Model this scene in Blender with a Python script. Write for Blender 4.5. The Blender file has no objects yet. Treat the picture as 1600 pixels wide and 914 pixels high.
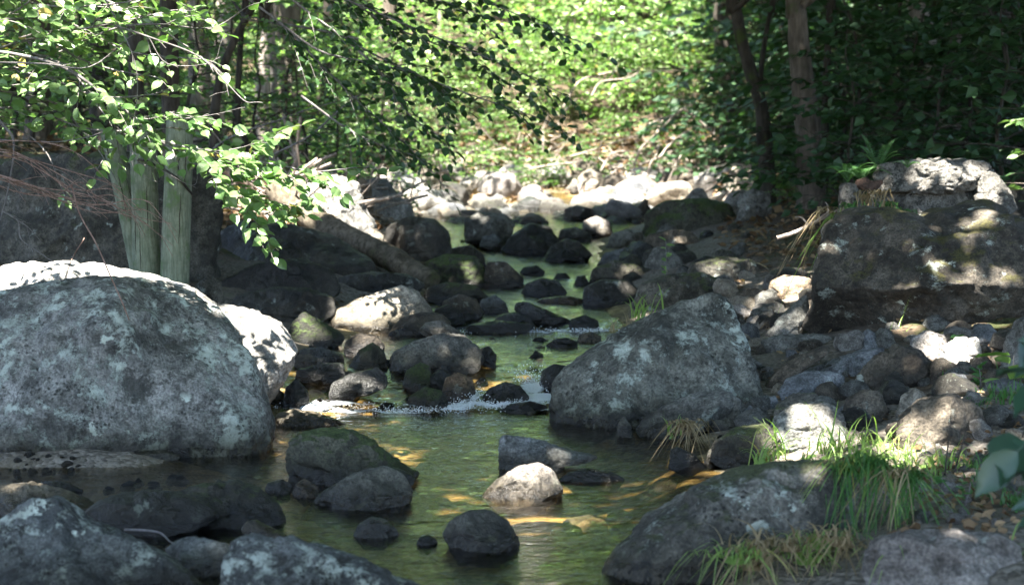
import bpy, bmesh, math, random
import numpy as np
from mathutils import Vector, Matrix

# ------------------------------------------------------------------ camera, sky, sun, exposure
SC = bpy.context.scene
COL = SC.collection
FPX, CAMZ, HROW, CROW = 2986.0, 1.6, 250.0, 457.0
PITCH = math.atan((CROW - HROW) / FPX)
cam_d = bpy.data.cameras.new('camera')
cam = bpy.data.objects.new('camera', cam_d); COL.objects.link(cam)
cam.location = (0, 0, CAMZ); cam.rotation_euler = (math.pi / 2 - PITCH, 0, 0)
cam_d.sensor_width = 36.0; cam_d.lens = 36.0 * FPX / 1600.0
cam_d.clip_start = 0.05; cam_d.clip_end = 600
cam_d.dof.use_dof = True; cam_d.dof.focus_distance = 11.3; cam_d.dof.aperture_fstop = 3.1
SC.camera = cam
SUN = np.array([-0.20, -0.36, 0.90]); SUN /= np.linalg.norm(SUN)      # direction to the sun
world = bpy.data.worlds.new('World'); SC.world = world; world.use_nodes = True
wn = world.node_tree.nodes; bg = wn['Background']
sky = wn.new('ShaderNodeTexSky'); sky.sky_type = 'NISHITA'; sky.sun_disc = False
sky.sun_elevation = math.asin(SUN[2]); sky.sun_rotation = math.atan2(SUN[0], SUN[1])
world.node_tree.links.new(sky.outputs[0], bg.inputs[0]); bg.inputs[1].default_value = 0.085
sun_d = bpy.data.lights.new('sun', 'SUN'); sun_d.energy = 4.4; sun_d.angle = math.radians(0.55); sun_d.color = (1.0, 0.95, 0.86)
sun_o = bpy.data.objects.new('sun', sun_d); COL.objects.link(sun_o); sun_o.location = (0, 0, 60)
sun_o.rotation_euler = Vector(SUN).to_track_quat('Z', 'Y').to_euler()
SC.view_settings.view_transform = 'Standard'; SC.view_settings.look = 'None'
SC.view_settings.exposure = 3.5; SC.view_settings.gamma = 1.0
SC.render.engine = 'CYCLES'
SC.cycles.use_denoising = True
SC.cycles.max_bounces = 8; SC.cycles.transparent_max_bounces = 16
SC.cycles.caustics_reflective = False; SC.cycles.caustics_refractive = False
SC.cycles.sample_clamp_indirect = 6.0

R = np.random.default_rng(11)

# ------------------------------------------------------------------ helpers
def ray(px, row):
    u = (px - 800.0) / FPX; v = (CROW - row) / FPX
    cp, sp = math.cos(PITCH), math.sin(PITCH)
    return np.array([u, cp + v * sp, -sp + v * cp])
def project(P):
    d = P - np.array([0, 0, CAMZ]); cp, sp = math.cos(PITCH), math.sin(PITCH); f = d[:, 1] * cp - d[:, 2] * sp; v = d[:, 1] * sp + d[:, 2] * cp
    return 800 + FPX * d[:, 0] / f, CROW - FPX * v / f
def at(px, row, y):                       # the point seen at that pixel, y metres in front of the camera
    d = ray(px, row); return np.array([0, 0, CAMZ]) + d * (y / d[1])

def _hash(ix, iy, iz):
    h = (ix.astype(np.int64) * 374761393 + iy.astype(np.int64) * 668265263 + iz.astype(np.int64) * 1274126177) & 0xFFFFFFFF
    h = ((h ^ (h >> 13)) * 1274126177) & 0xFFFFFFFF
    h = h ^ (h >> 16)
    return (h & 0xFFFF).astype(np.float64) / 32767.5 - 1.0
def vnoise(P):
    P = np.asarray(P, float); i = np.floor(P); f = P - i; i = i.astype(np.int64)
    u = f * f * f * (f * (f * 6 - 15) + 10)
    r = 0
    for a in (0, 1):
        wa = u[:, 0] if a else 1 - u[:, 0]
        for b in (0, 1):
            wb = u[:, 1] if b else 1 - u[:, 1]
            for c in (0, 1):
                wc = u[:, 2] if c else 1 - u[:, 2]
                r = r + wa * wb * wc * _hash(i[:, 0] + a, i[:, 1] + b, i[:, 2] + c)
    return r
def fbm(P, octv=4, gain=0.5, lac=2.03):
    s = 0; a = 1.0; P = np.asarray(P, float)
    for k in range(octv):
        s = s + a * vnoise(P + 17.3 * k); P = P * lac; a *= gain
    return s
def sstep(a, b, x):
    t = np.clip((x - a) / (b - a), 0, 1); return t * t * (3 - 2 * t)

def tag(o, label=None, cat=None, group=None, kind=None):
    if label: o['label'] = label
    if cat: o['category'] = cat
    if group: o['group'] = group
    if kind: o['kind'] = kind
    return o
def empty(name, loc):
    o = bpy.data.objects.new(name, None); COL.objects.link(o); o.location = Vector(loc); o.empty_display_size = 0.1
    return o
def mesh_of(name, V, F, mat, smooth=True, attrs=None):
    V = np.asarray(V, np.float32); me = bpy.data.meshes.new(name)
    if not isinstance(F, (list, tuple)): F = [F]
    F = [np.asarray(f, np.int32) for f in F if len(f)]
    nl = sum(f.size for f in F); nf = sum(len(f) for f in F)
    me.vertices.add(len(V)); me.vertices.foreach_set('co', V.ravel())
    me.loops.add(nl); me.polygons.add(nf)
    me.loops.foreach_set('vertex_index', np.concatenate([f.ravel() for f in F]))
    tot = np.concatenate([np.full(len(f), f.shape[1], np.int32) for f in F])
    st = np.concatenate([[0], np.cumsum(tot)[:-1]]).astype(np.int32)
    me.polygons.foreach_set('loop_start', st); me.polygons.foreach_set('loop_total', tot)
    me.polygons.foreach_set('use_smooth', np.full(nf, bool(smooth)))
    for k, v in (attrs or {}).items():
        a = me.attributes.new(k, 'FLOAT', 'POINT'); a.data.foreach_set('value', np.asarray(v, np.float32))
    me.materials.append(mat); me.update(calc_edges=True); me.validate()
    return me
def mk(name, V, F, mat, parent=None, smooth=True, attrs=None, org=None):
    V = np.asarray(V, float)
    if parent is not None: org = np.array(parent.location)
    elif org is None:
        org = np.array([V[:, 0].mean(), V[:, 1].mean(), V[:, 2].min()])
    o = bpy.data.objects.new(name, mesh_of(name, V - org, F, mat, smooth, attrs)); COL.objects.link(o)
    if parent is not None: o.parent = parent
    else: o.location = Vector(org)
    return o
def dup(root, loc, rotz=0.0, scale=1.0, label=None, group=None, tilt=(0, 0)):
    r = root.copy(); COL.objects.link(r); r.location = Vector(loc); r.rotation_euler = (tilt[0], tilt[1], rotz)
    r.scale = (scale,) * 3 if np.isscalar(scale) else Vector(scale)
    if label: r['label'] = label
    if group: r['group'] = group
    for ch in root.children:
        c = ch.copy(); COL.objects.link(c); c.parent = r
    return r

class Acc:                                 # collects pieces of ONE mesh
    def __init__(s): s.V = []; s.F = []; s.n = 0; s.T = []
    def add(s, V, Fs, tone=None):
        V = np.asarray(V, float)
        s.V.append(V); s.T.append(np.full(len(V), .5) if tone is None else np.asarray(tone))
        for f in (Fs if isinstance(Fs, (list, tuple)) else [Fs]): s.F.append(np.asarray(f, np.int64) + s.n)
        s.n += len(V)
    def out(s): return np.concatenate(s.V), s.F, np.concatenate(s.T)
    def build(s, name, mat, parent=None, smooth=True, org=None):
        V, F, T = s.out(); by = {}
        for f in F: by.setdefault(f.shape[1], []).append(f)
        return mk(name, V, [np.concatenate(v) for v in by.values()], mat, parent, smooth, {'tone': T}, org)

def smooth_path(P, per=6):                 # Catmull-Rom through the points
    P = np.asarray(P, float)
    if len(P) < 3: return np.array([P[0] + (P[-1] - P[0]) * t for t in np.linspace(0, 1, per + 1)])
    Q = np.vstack([2 * P[0] - P[1], P, 2 * P[-1] - P[-2]]); out = []
    for i in range(1, len(Q) - 2):
        for t in np.arange(per) / per:
            a, b, c, d = Q[i - 1], Q[i], Q[i + 1], Q[i + 2]
            out.append(.5 * ((2 * b) + (c - a) * t + (2 * a - 5 * b + 4 * c - d) * t * t + (3 * b - a - 3 * c + d) * t ** 3))
    out.append(P[-1]); return np.array(out)
def tube(acc, P, rad, n=7, bump=0.0, seed=0.0, cap=True, tone=None):
    P = np.asarray(P, float); m = len(P); rad = np.broadcast_to(np.asarray(rad, float), (m,)) if np.ndim(rad) else np.full(m, rad)
    T = np.gradient(P, axis=0); T /= np.linalg.norm(T, axis=1)[:, None] + 1e-9
    ref = np.array([0, 0, 1.0]) if abs(T[:, 2]).mean() < .8 else np.array([1.0, 0, 0])
    A = np.cross(T, ref); A /= np.linalg.norm(A, axis=1)[:, None] + 1e-9; B = np.cross(T, A)
    th = np.arange(n) * 2 * math.pi / n
    V = (P[:, None, :] + rad[:, None, None] * (np.cos(th)[None, :, None] * A[:, None, :] + np.sin(th)[None, :, None] * B[:, None, :])).reshape(-1, 3)
    if bump:
        d = fbm(V * (1.2 / max(rad.max(), .01)) * np.array([1, 1, .35]) + seed, 3)
        C = np.repeat(P, n, axis=0); V = C + (V - C) * (1 + bump * d)[:, None]
    i = np.arange(m - 1)[:, None] * n; j = np.arange(n)[None, :]; k = (j + 1) % n
    F = np.stack([i + j, i + k, i + n + k, i + n + j], -1).reshape(-1, 4)
    acc.add(V, F, None if tone is None else np.full(len(V), tone))
    if cap:
        for base, c in ((0, P[0]), ((m - 1) * n, P[-1])):
            ring = V[base:base + n]; vv = np.vstack([ring, c[None]])
            f = np.array([[q, (q + 1) % n, n] for q in range(n)])
            acc.add(vv, f, None if tone is None else np.full(len(vv), tone))

LEAF_N = np.array([[0, 0, 0]] + [[sx * w, v, (.07 if sx else -.01) - .13 * v * v + (.0 if sx == 0 else .02 * math.sin(v * 9 + sx))] for v, w in ((.12, .19), (.30, .31), (.52, .32), (.74, .22), (.90, .09)) for sx in (-1, 0, 1)] + [[0, 1.04, -.15]])
LEAF_NF = [np.array([[1 + 3 * i + j, 2 + 3 * i + j, 5 + 3 * i + j, 4 + 3 * i + j] for i in range(4) for j in (0, 1)]), np.array([[0, 2, 1], [0, 3, 2], [13, 14, 16], [14, 15, 16]])]
LEAF_S = np.array([[0, 0, 0], [-.3, .4, .05], [.3, .4, .05], [0, 1, -.1]])
LEAF_SF = [np.array([[0, 2, 3, 1]])]
def leaves(acc, P, D, N, L, W, tone, near=False):
    """one leaf per row: base P, along D, facing N, length L, width factor W"""
    P = np.asarray(P, float); n = len(P)
    if not n: return
    D = D / (np.linalg.norm(D, axis=1)[:, None] + 1e-9); S = np.cross(D, N); S /= np.linalg.norm(S, axis=1)[:, None] + 1e-9
    Nn = np.cross(S, D); T, TF = (LEAF_N, LEAF_NF) if near else (LEAF_S, LEAF_SF); k = len(T)
    L = np.broadcast_to(L, (n,)); W = np.broadcast_to(W, (n,))
    V = P[:, None] + L[:, None, None] * (T[None, :, 0, None] * W[:, None, None] * S[:, None] + T[None, :, 1, None] * D[:, None] + T[None, :, 2, None] * Nn[:, None])
    off = (np.arange(n) * k)[:, None, None]
    acc.add(V.reshape(-1, 3), [(f[None] + off).reshape(-1, f.shape[1]) for f in TF], np.repeat(np.broadcast_to(tone, (n,)), k))

def rnd_dirs(n, flat=1.0, rg=R):
    v = rg.normal(size=(n, 3)); v[:, 2] *= flat; return v / (np.linalg.norm(v, axis=1)[:, None] + 1e-9)

# ------------------------------------------------------------------ node helper and materials
class NT:
    def __init__(s, name):
        s.m = bpy.data.materials.new(name); s.m.use_nodes = True; s.t = s.m.node_tree; s.t.nodes.clear()
        s.o = s.n('OutputMaterial')
    def n(s, typ, ins=None, **at_):
        nd = s.t.nodes.new('ShaderNode' + typ)
        for k, v in at_.items(): setattr(nd, k, v)
        for k, v in (ins or {}).items():
            sk = nd.inputs[k]
            if isinstance(v, bpy.types.NodeSocket): s.t.links.new(v, sk)
            elif isinstance(v, bpy.types.Node): s.t.links.new(v.outputs[0], sk)
            else: sk.default_value = (*v, 1) if isinstance(v, tuple) and len(v) == 3 and sk.type == 'RGBA' else v
        return nd
    def noise(s, vec, scale, det=4, rough=.55, dist=0.0):
        return s.n('TexNoise', {'Vector': vec, 'Scale': scale, 'Detail': det, 'Roughness': rough, 'Distortion': dist}).outputs[0]
    def math(s, op, a, b=None, c=None, clamp=False):
        d = {0: a}
        if b is not None: d[1] = b
        if c is not None: d[2] = c
        return s.n('Math', d, operation=op, use_clamp=clamp).outputs[0]
    def mr(s, v, a, b, c=0.0, d=1.0):
        return s.n('MapRange', {0: v, 1: a, 2: b, 3: c, 4: d}, interpolation_type='SMOOTHSTEP').outputs[0]
    def mix(s, f, a, b, blend='MIX'):
        nd = s.t.nodes.new('ShaderNodeMix'); nd.data_type = 'RGBA'; nd.blend_type = blend
        for k, v in ((0, f), (6, a), (7, b)):
            sk = nd.inputs[k]
            if isinstance(v, bpy.types.NodeSocket): s.t.links.new(v, sk)
            else: sk.default_value = (*v, 1) if isinstance(v, tuple) and len(v) == 3 else v
        return nd.outputs[2]
    def out(s, sh): s.t.links.new(sh.outputs[0] if isinstance(sh, bpy.types.Node) else sh, s.o.inputs[0]); return s.m

def rock_mat(name, A, B, lich=(.42, .46, .41), lamt=.3, spots=.3, moss=.2, mosscol=(.055, .07, .018), sc=1.0, rough=.85, pit=1.0):
    m = NT(name); tc = m.n('TexCoord').outputs['Object']; oi = m.n('ObjectInfo')
    rv = m.math('MULTIPLY', oi.outputs['Random'], 61.0)
    vec = m.n('VectorMath', {0: tc, 1: m.n('CombineXYZ', {0: rv, 1: rv, 2: rv}).outputs[0]}, operation='ADD').outputs[0]
    geo = m.n('NewGeometry'); nz = m.n('SeparateXYZ', {0: geo.outputs['Normal']}).outputs[2]; pz = m.n('SeparateXYZ', {0: geo.outputs['Position']}).outputs[2]
    n1 = m.noise(vec, 2.6 * sc, 7, .62); n2 = m.noise(vec, 17 * sc, 7, .68); n3 = m.noise(vec, 75 * sc, 4, .6)
    c = m.mix(m.mr(n1, .38, .60), A, B)
    c = m.mix(m.mr(n2, .32, .62), m.mix(1.0, c, (.33, .33, .32), 'MULTIPLY'), c)
    c = m.mix(1.0, c, m.n('CombineXYZ', {0: m.mr(n3, .3, .7, .55, 1.4), 1: m.mr(n3, .3, .7, .55, 1.4), 2: m.mr(n3, .3, .7, .55, 1.4)}).outputs[0], 'MULTIPLY')
    tone = m.math('MULTIPLY_ADD', oi.outputs['Random'], .5, .75)
    c = m.mix(1.0, c, m.n('CombineXYZ', {0: tone, 1: tone, 2: tone}).outputs[0], 'MULTIPLY')
    # pale crusts of lichen: ragged patches
    nl = m.noise(vec, 4.2 * sc, 12, .78, .1); lm = m.math('MULTIPLY', m.mr(nl, .62 - .11 * lamt, .68 - .11 * lamt), m.mr(n2, .28, .5))
    lm = m.math('MULTIPLY', lm, min(1.0, .25 + lamt)); c = m.mix(lm, c, lich)
    # round pale discs
    wv = m.n('VectorMath', {0: vec, 1: m.n('VectorMath', {0: m.n('TexNoise', {'Vector': vec, 'Scale': 9 * sc, 'Detail': 6, 'Roughness': .7}).outputs[1], 3: .22}, operation='SCALE').outputs[0]}, operation='ADD').outputs[0]
    vo = m.n('TexVoronoi', {'Vector': wv, 'Scale': 5.5 * sc, 'Randomness': 1.0}); rag = m.math('MULTIPLY_ADD', n2, .35, vo.outputs['Distance'])
    disc = m.math('MULTIPLY', m.mr(rag, .36, .30), m.mr(m.noise(vec, 1.7 * sc, 2), .5, .58)); disc = m.math('MULTIPLY', disc, min(1.0, lamt * 1.6)); c = m.mix(disc, c, (.52, .57, .50))
    # black speckles and pits
    vs = m.n('TexVoronoi', {'Vector': vec, 'Scale': 34 * sc}); sp = m.math('MULTIPLY', m.mr(m.math('MULTIPLY_ADD', n3, .3, vs.outputs['Distance']), .46, .38), m.mr(m.noise(vec, 4.5 * sc, 3), .49, .58))
    sp = m.math('MULTIPLY', sp, spots); c = m.mix(sp, c, (.018, .018, .016))
    dk = m.math('MULTIPLY', m.mr(m.noise(vec, 3.6 * sc, 12, .8, .1), .53, .60), min(1, spots * 1.1)); c = m.mix(dk, c, (.03, .03, .026))
    # moss on the parts that face up
    mm = m.math('ADD', m.math('MULTIPLY', nz, .22), m.math('ADD', m.math('MULTIPLY', m.noise(vec, 2.2 * sc, 10, .74, .1), .8), m.math('MULTIPLY', n2, .25))); mm = m.mr(mm, .93 - .40 * moss, 1.02 - .40 * moss); mm = m.math('MULTIPLY', mm, .85)
    c = m.mix(mm, c, m.mix(m.mr(n3, .3, .7), tuple(x * .5 for x in mosscol), tuple(x * 1.5 for x in mosscol)))
    # wet band above the waterline
    wl = m.n('Attribute', attribute_name='waterline', attribute_type='OBJECT').outputs['Fac']
    wet = m.mr(m.math('SUBTRACT', m.math('SUBTRACT', pz, wl), m.math('MULTIPLY', m.noise(vec, 9, 4), .10)), 0.065, -.01)
    c = m.mix(wet, c, m.mix(1.0, c, (.30, .27, .22), 'MULTIPLY'))
    alg = m.math('MULTIPLY', m.mr(m.math('SUBTRACT', m.math('SUBTRACT', pz, wl), m.math('MULTIPLY', n1, .30)), .12, -.10), .75); c = m.mix(alg, c, m.mix(1.0, c, (.25, .24, .17), 'MULTIPLY'))
    rg = m.math('SUBTRACT', rough, m.math('MULTIPLY', wet, rough - .25))
    h = m.math('ADD', m.math('MULTIPLY', n2, .55), m.math('MULTIPLY', n3, .28)); h = m.math('SUBTRACT', h, m.math('MULTIPLY', sp, .25)); h = m.math('ADD', h, m.math('MULTIPLY', m.math('ADD', lm, mm), .12))
    bp = m.n('Bump', {'Strength': .9 * pit, 'Distance': .04, 'Height': h})
    return m.out(m.n('BsdfPrincipled', {'Base Color': c, 'Roughness': rg, 'Normal': bp, 'Specular IOR Level': .4}))

MR = {
 'umber':  rock_mat('brown_grey_rock', (.055, .044, .033), (.16, .132, .10), lamt=.3, spots=.4, moss=.35),
 'slate':  rock_mat('pale_slate_rock', (.19, .198, .205), (.34, .35, .355), lamt=.2, spots=.3, moss=.12),
 'iron':   rock_mat('rusty_iron', (.05, .026, .018), (.11, .06, .04), lamt=0, spots=.3, moss=0, sc=2, rough=.7),
 'triangle': rock_mat('coarse_lichen_rock', (.06, .06, .05), (.17, .17, .148), lamt=.95, spots=.8, moss=.38, mosscol=(.05, .055, .018), sc=.75, pit=1.2),
 'speck':  rock_mat('speckled_rock', (.06, .064, .064), (.15, .158, .155), lamt=1.0, spots=.95, moss=.15, sc=1.5),
 'patchy': rock_mat('patchy_rock', (.075, .07, .06), (.18, .17, .15), lamt=.75, spots=.9, moss=.66, mosscol=(.045, .055, .016)),
 'ledge':  rock_mat('ledge_rock', (.036, .030, .023), (.115, .098, .078), lamt=.55, spots=.7, moss=.6, mosscol=(.06, .055, .014)),
 'lichen': rock_mat('lichen_rock', (.10, .098, .09), (.30, .295, .275), lamt=1.05, spots=.7, moss=.22),
 'grey':   rock_mat('grey_rock', (.09, .086, .076), (.21, .205, .185), lamt=.35, spots=.35, moss=.38),
 'pale':   rock_mat('pale_rock', (.25, .24, .22), (.40, .385, .36), lamt=.1, spots=.4, moss=.0),
 'dark':   rock_mat('dark_rock', (.016, .0145, .012), (.055, .05, .04), lamt=.25, spots=.3, moss=.42, rough=.55),  # dark from moisture and algae, partly from shade put into the colour
 'moss':   rock_mat('mossy_rock', (.04, .037, .028), (.115, .105, .085), lamt=.3, spots=.6, moss=.62),
 'green':  rock_mat('green_moss_rock', (.045, .045, .032), (.10, .10, .075), lamt=.08, spots=.3, moss=.8, mosscol=(.045, .07, .016)),
 'tan':    rock_mat('tan_rock', (.22, .185, .14), (.36, .32, .26), lamt=.15, spots=.3, moss=.1),
 'blue':   rock_mat('blue_grey_rock', (.10, .106, .115), (.215, .222, .232), lamt=.25, spots=.2, moss=.0),
 'pink':   rock_mat('pinkish_rock', (.20, .175, .16), (.33, .30, .275), lamt=.3, spots=.35, moss=.15),
 'rust':   rock_mat('rusty_rock', (.17, .115, .07), (.30, .23, .16), lamt=.15, spots=.2, moss=.05),
 'concrete': rock_mat('old_concrete', (.15, .14, .125), (.265, .25, .225), lamt=.25, spots=.9, moss=.35, sc=1.6, pit=1.5),
 'wet':    rock_mat('wet_rock', (.016, .017, .018), (.055, .055, .053), lamt=.1, spots=.2, moss=.2, rough=.22),
 'pebble': rock_mat('pebble_stone', (.15, .135, .12), (.33, .31, .285), lamt=.15, spots=.25, moss=.0),
}
def leaf_mat(name, dark, light, transl=.35, rough=.42, spec=.45, tcol=1.5):
    m = NT(name); t = m.n('Attribute', attribute_name='tone').outputs['Fac']; oi = m.n('ObjectInfo').outputs['Random']
    t = m.math('ADD', t, m.math('MULTIPLY_ADD', oi, .3, -.15), clamp=True)
    c = m.mix(t, dark, light)
    if name in ('beech_leaf', 'sunlit_leaf', 'grass_blade'): c = m.mix(m.mr(t, .93, .99), c, (.34, .27, .08))
    p = m.n('BsdfPrincipled', {'Base Color': c, 'Roughness': rough, 'Specular IOR Level': spec})
    tr = m.n('BsdfTranslucent', {'Color': m.mix(1.0, c, (tcol * .95, tcol * 1.15, tcol * .55), 'MULTIPLY')})
    return m.out(m.n('MixShader', {0: transl, 1: p, 2: tr}))
ML = {
 'bright': leaf_mat('sunlit_leaf', (.085, .175, .045), (.24, .34, .13), .45, .36, .6),  # lit copy: sunlight is put into the leaf colour
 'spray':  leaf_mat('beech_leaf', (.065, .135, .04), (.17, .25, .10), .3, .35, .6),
 'dark':   leaf_mat('shade_leaf', (.020, .055, .017), (.045, .095, .028), .25),  # shaded copy of the beech leaf: shade is put into its colour
 'teal':   leaf_mat('deep_shade_leaf', (.016, .044, .018), (.042, .09, .034), .22, .5, .35),  # deep shade of the right wood put into the leaf colour
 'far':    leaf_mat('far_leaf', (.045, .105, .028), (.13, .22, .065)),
 'palegreen': leaf_mat('pale_leaf', (.11, .19, .06), (.26, .34, .15), .3, .36, .6),  # overexposed sun and whitish sheen put into the leaf colour
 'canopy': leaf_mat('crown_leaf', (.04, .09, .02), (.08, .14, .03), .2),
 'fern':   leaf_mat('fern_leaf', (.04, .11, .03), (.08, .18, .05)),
 'grass':  leaf_mat('grass_blade', (.12, .21, .045), (.27, .37, .11), .35, .5),
 'dry':    leaf_mat('dry_grass', (.16, .11, .055), (.36, .28, .17), .2, .7, .2, 1.0),
 'litter': leaf_mat('dead_leaf', (.10, .055, .028), (.32, .22, .13), .15, .75, .2, 1.0),
 'bluish': leaf_mat('broad_leaf', (.025, .065, .035), (.055, .11, .07), .2, .35, .5),
}
def bark_mat(name, A, B, moss=.0, mosscol=(.05, .07, .02), sc=1.0, stretch=.18, crack=.6):
    m = NT(name); tc = m.n('TexCoord').outputs['Object']
    v = m.n('Mapping', {0: tc, 3: (1.0, 1.0, stretch)}).outputs[0]
    n1 = m.noise(v, 22 * sc, 8, .7, .4); n2 = m.noise(tc, 3 * sc, 5, .6)
    c = m.mix(m.mr(n1, .35, .65), A, B); c = m.mix(m.mr(n2, .35, .7), c, m.mix(1.0, c, (.55, .55, .52), 'MULTIPLY'))
    c = m.mix(m.mr(m.math('ADD', n2, m.math('MULTIPLY', n1, .3)), .85 - .45 * moss, 1.0 - .45 * moss), c, mosscol)
    bp = m.n('Bump', {'Strength': crack, 'Distance': .02, 'Height': n1})
    return m.out(m.n('BsdfPrincipled', {'Base Color': c, 'Roughness': .9, 'Normal': bp, 'Specular IOR Level': .25}))
MB = {
 'brown': bark_mat('brown_bark', (.07, .055, .042), (.17, .14, .115), .25),
 'dark':  bark_mat('dark_bark', (.03, .025, .02), (.08, .068, .055), .3),
 'pale':  bark_mat('pale_bark', (.20, .17, .145), (.40, .35, .31), .1),
 'twig':  bark_mat('grey_twig', (.13, .115, .11), (.27, .25, .245), 0, sc=2),
 'red':   bark_mat('red_twig', (.20, .11, .085), (.42, .29, .24), 0, sc=2),
 'drift': bark_mat('driftwood', (.22, .18, .15), (.44, .375, .325), 0, sc=1.5),
 'post':  bark_mat('algae_post', (.15, .175, .12), (.27, .30, .215), .35, (.10, .16, .06), 2.0, .14, .7),
 'log':   bark_mat('mottled_log', (.055, .045, .03), (.17, .142, .105), .3, (.06, .07, .025), .8, 1.0),
}
# ------------------------------------------------------------------ the lie of the land
_ZY = np.array([-60, 12.0, 12.5, 13.3, 13.7, 15.6, 16.1, 19.6, 20.3, 24, 30, 36, 42, 46, 200])
_ZZ = np.array([0, 0, .05, .14, .16, .19, .26, .31, .37, .45, .60, .75, .92, 1.0, 1.0])
def zw(y): return np.interp(y, _ZY, _ZZ)
_EY = np.array([-60, 4, 7.3, 8.5, 9.6, 10.6, 11.5, 12.2, 14, 15.5, 18, 22, 26, 30, 33, 35.5, 44, 200])
_XL = np.array([-7, -7, -6, -5, -4.2, -3.2, -2.3, -1.6, -1.55, -1.35, -.9, -.5, -1.0, -1.5, -1.6, .6, 1, 1])
_XR = np.array([3, 1.6, .75, .9, 1.05, 1.12, .85, .5, .75, .9, 1.05, 1.15, 1.2, 2.0, 2.2, 1.6, 1, 1])
def edges(y): return np.interp(y, _EY, _XL), np.interp(y, _EY, _XR)
def ground(x, y, fine=True):
    x = np.asarray(x, float); y = np.asarray(y, float); x, y = np.broadcast_arrays(x, y)
    xl, xr = edges(y); w = zw(y)
    dl, dr = xl - x, x - xr; d = np.maximum(dl, dr)
    bed = w - .17 * sstep(0, .55, -d)
    aL = np.interp(y, [8, 11, 13.5, 16.5, 18.5, 21, 26, 32, 35, 40], [.15, .22, .25, .28, .45, 1.0, .9, .5, .15, .1]); bL = np.interp(y, [10, 14, 20, 30], [1.6, 1.8, 1.5, 2.0])
    aR = np.interp(y, [8, 14, 18, 24, 32, 40], [.22, .28, .45, .65, .3, .1]); bR = np.interp(y, [8, 14, 24, 40], [1.1, 2.0, 2.4, 3.0])
    left = dl > dr; a = np.where(left, aL, aR); b = np.where(left, bL, bR); dd = np.maximum(d, 0)
    far = np.maximum(y - 41, 0); rise = np.where(far < 2, far * far * .085, np.where(far < 6, .34 + (far - 2) * .34, 1.7 + (far - 6) * .24))
    bank = w + a * (1 - np.exp(-dd / b)) + np.interp(y, [28, 34, 41], [.07, .03, .05]) * dd + .16 * np.maximum(np.abs(x) - 8, 0)
    t = sstep(40.5, 43.5, y); z = np.where(d > 0, bank, bed * (1 - t) + (w + .12) * t) + rise
    # low sand bar by the big boulder
    z = z + .215 * np.exp(-(((x + 2.55) / .95) ** 4 + ((y - 10.25) / .50) ** 4))
    if fine:
        P = np.stack([x.ravel(), y.ravel(), np.zeros(x.size)], 1)
        z = z + (.05 * fbm(P * .9, 4)).reshape(x.shape) * np.clip(.35 + dd * .8, 0, 2.2) + (.012 * fbm(P * 7, 3)).reshape(x.shape)
    return z
_LX, _LY = np.arange(-14, 14.01, .1), np.arange(2, 72.01, .1)
_LX2, _LY2 = np.meshgrid(_LX, _LY, indexing='ij'); _LZ = ground(_LX2, _LY2)
def gz(x, y):                              # quick look-up of the ground's height
    a = min(max((x + 14) / .1, 0), len(_LX) - 1.001); b = min(max((y - 2) / .1, 0), len(_LY) - 1.001); i, j = int(a), int(b); a -= i; b -= j
    return float((_LZ[i, j] * (1 - b) + _LZ[i, j + 1] * b) * (1 - a) + (_LZ[i + 1, j] * (1 - b) + _LZ[i + 1, j + 1] * b) * a)
def surf(x, y):
    g = gz(x, y); xl, xr = edges(y)
    return max(g, float(zw(y))) if (xl - .3 < x < xr + .3 and y < 43) else g
def contact(px, row, lo=4.0, hi=70.0):     # where that pixel's sight line meets water or ground
    p0 = None
    for y in np.arange(lo, hi, .25):
        p = at(px, row, y)
        if p[2] <= surf(p[0], y):
            a, b = y - .25, y
            for _ in range(12):
                m = (a + b) / 2; q = at(px, row, m)
                if q[2] <= surf(q[0], m): b = m
                else: a = m
            return at(px, row, b)
    return at(px, row, hi)

def graded(segs):
    out = []
    for a, b, s in segs: out += list(np.arange(a, b, s))
    return np.array(out + [segs[-1][1]])
gx = graded([(-90, -30, 4), (-30, -10, 1), (-10, -4, .16), (-4, 4, .05), (4, 10, .16), (10, 30, 1), (30, 90, 4)])
gy = graded([(-30, 2, 2), (2, 6, .25), (6, 18, .06), (18, 46, .14), (46, 70, .7), (70, 150, 4)])
X, Y = np.meshgrid(gx, gy, indexing='ij'); Z = ground(X, Y); ni, nj = X.shape
idx = np.arange(ni * nj).reshape(ni, nj)
GF = np.stack([idx[:-1, :-1], idx[1:, :-1], idx[1:, 1:], idx[:-1, 1:]], -1).reshape(-1, 4)
xl, xr = edges(Y); dd = np.maximum(xl - X, X - xr)
zone = np.maximum(sstep(42, 45, Y) * 2, sstep(-.1, .25, dd) + sstep(.8, 2.4, dd + .5 * fbm(np.stack([X.ravel(), Y.ravel(), 0 * X.ravel()], 1) * .8, 3).reshape(X.shape) + (Y > 34) * -1.3))
zone = np.maximum(zone, np.exp(-(((X + 2.55) / .95) ** 4 + ((Y - 10.25) / .50) ** 4)))
m = NT('ground_soil'); pos = m.n('NewGeometry').outputs['Position']; za = m.n('Attribute', attribute_name='zone').outputs['Fac']
n1 = m.noise(pos, 1.6, 8, .65); n2 = m.noise(pos, 14, 6, .65); vo = m.n('TexVoronoi', {'Vector': pos, 'Scale': 19.0}); vo2 = m.n('TexVoronoi', {'Vector': pos, 'Scale': 42.0})
bedc = m.mix(m.mr(n1, .35, .65), (.03, .025, .012), (.27, .21, .085)); bedc = m.mix(.5, bedc, m.mix(m.n('SeparateColor', {0: vo.outputs['Color']}).outputs[0], (.03, .024, .016), (.29, .23, .12)))
grav = m.mix(m.n('SeparateColor', {0: vo2.outputs['Color']}).outputs[0], (.06, .052, .042), (.25, .22, .185)); grav = m.mix(m.mr(n1, .4, .7), grav, (.13, .11, .085))
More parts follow.
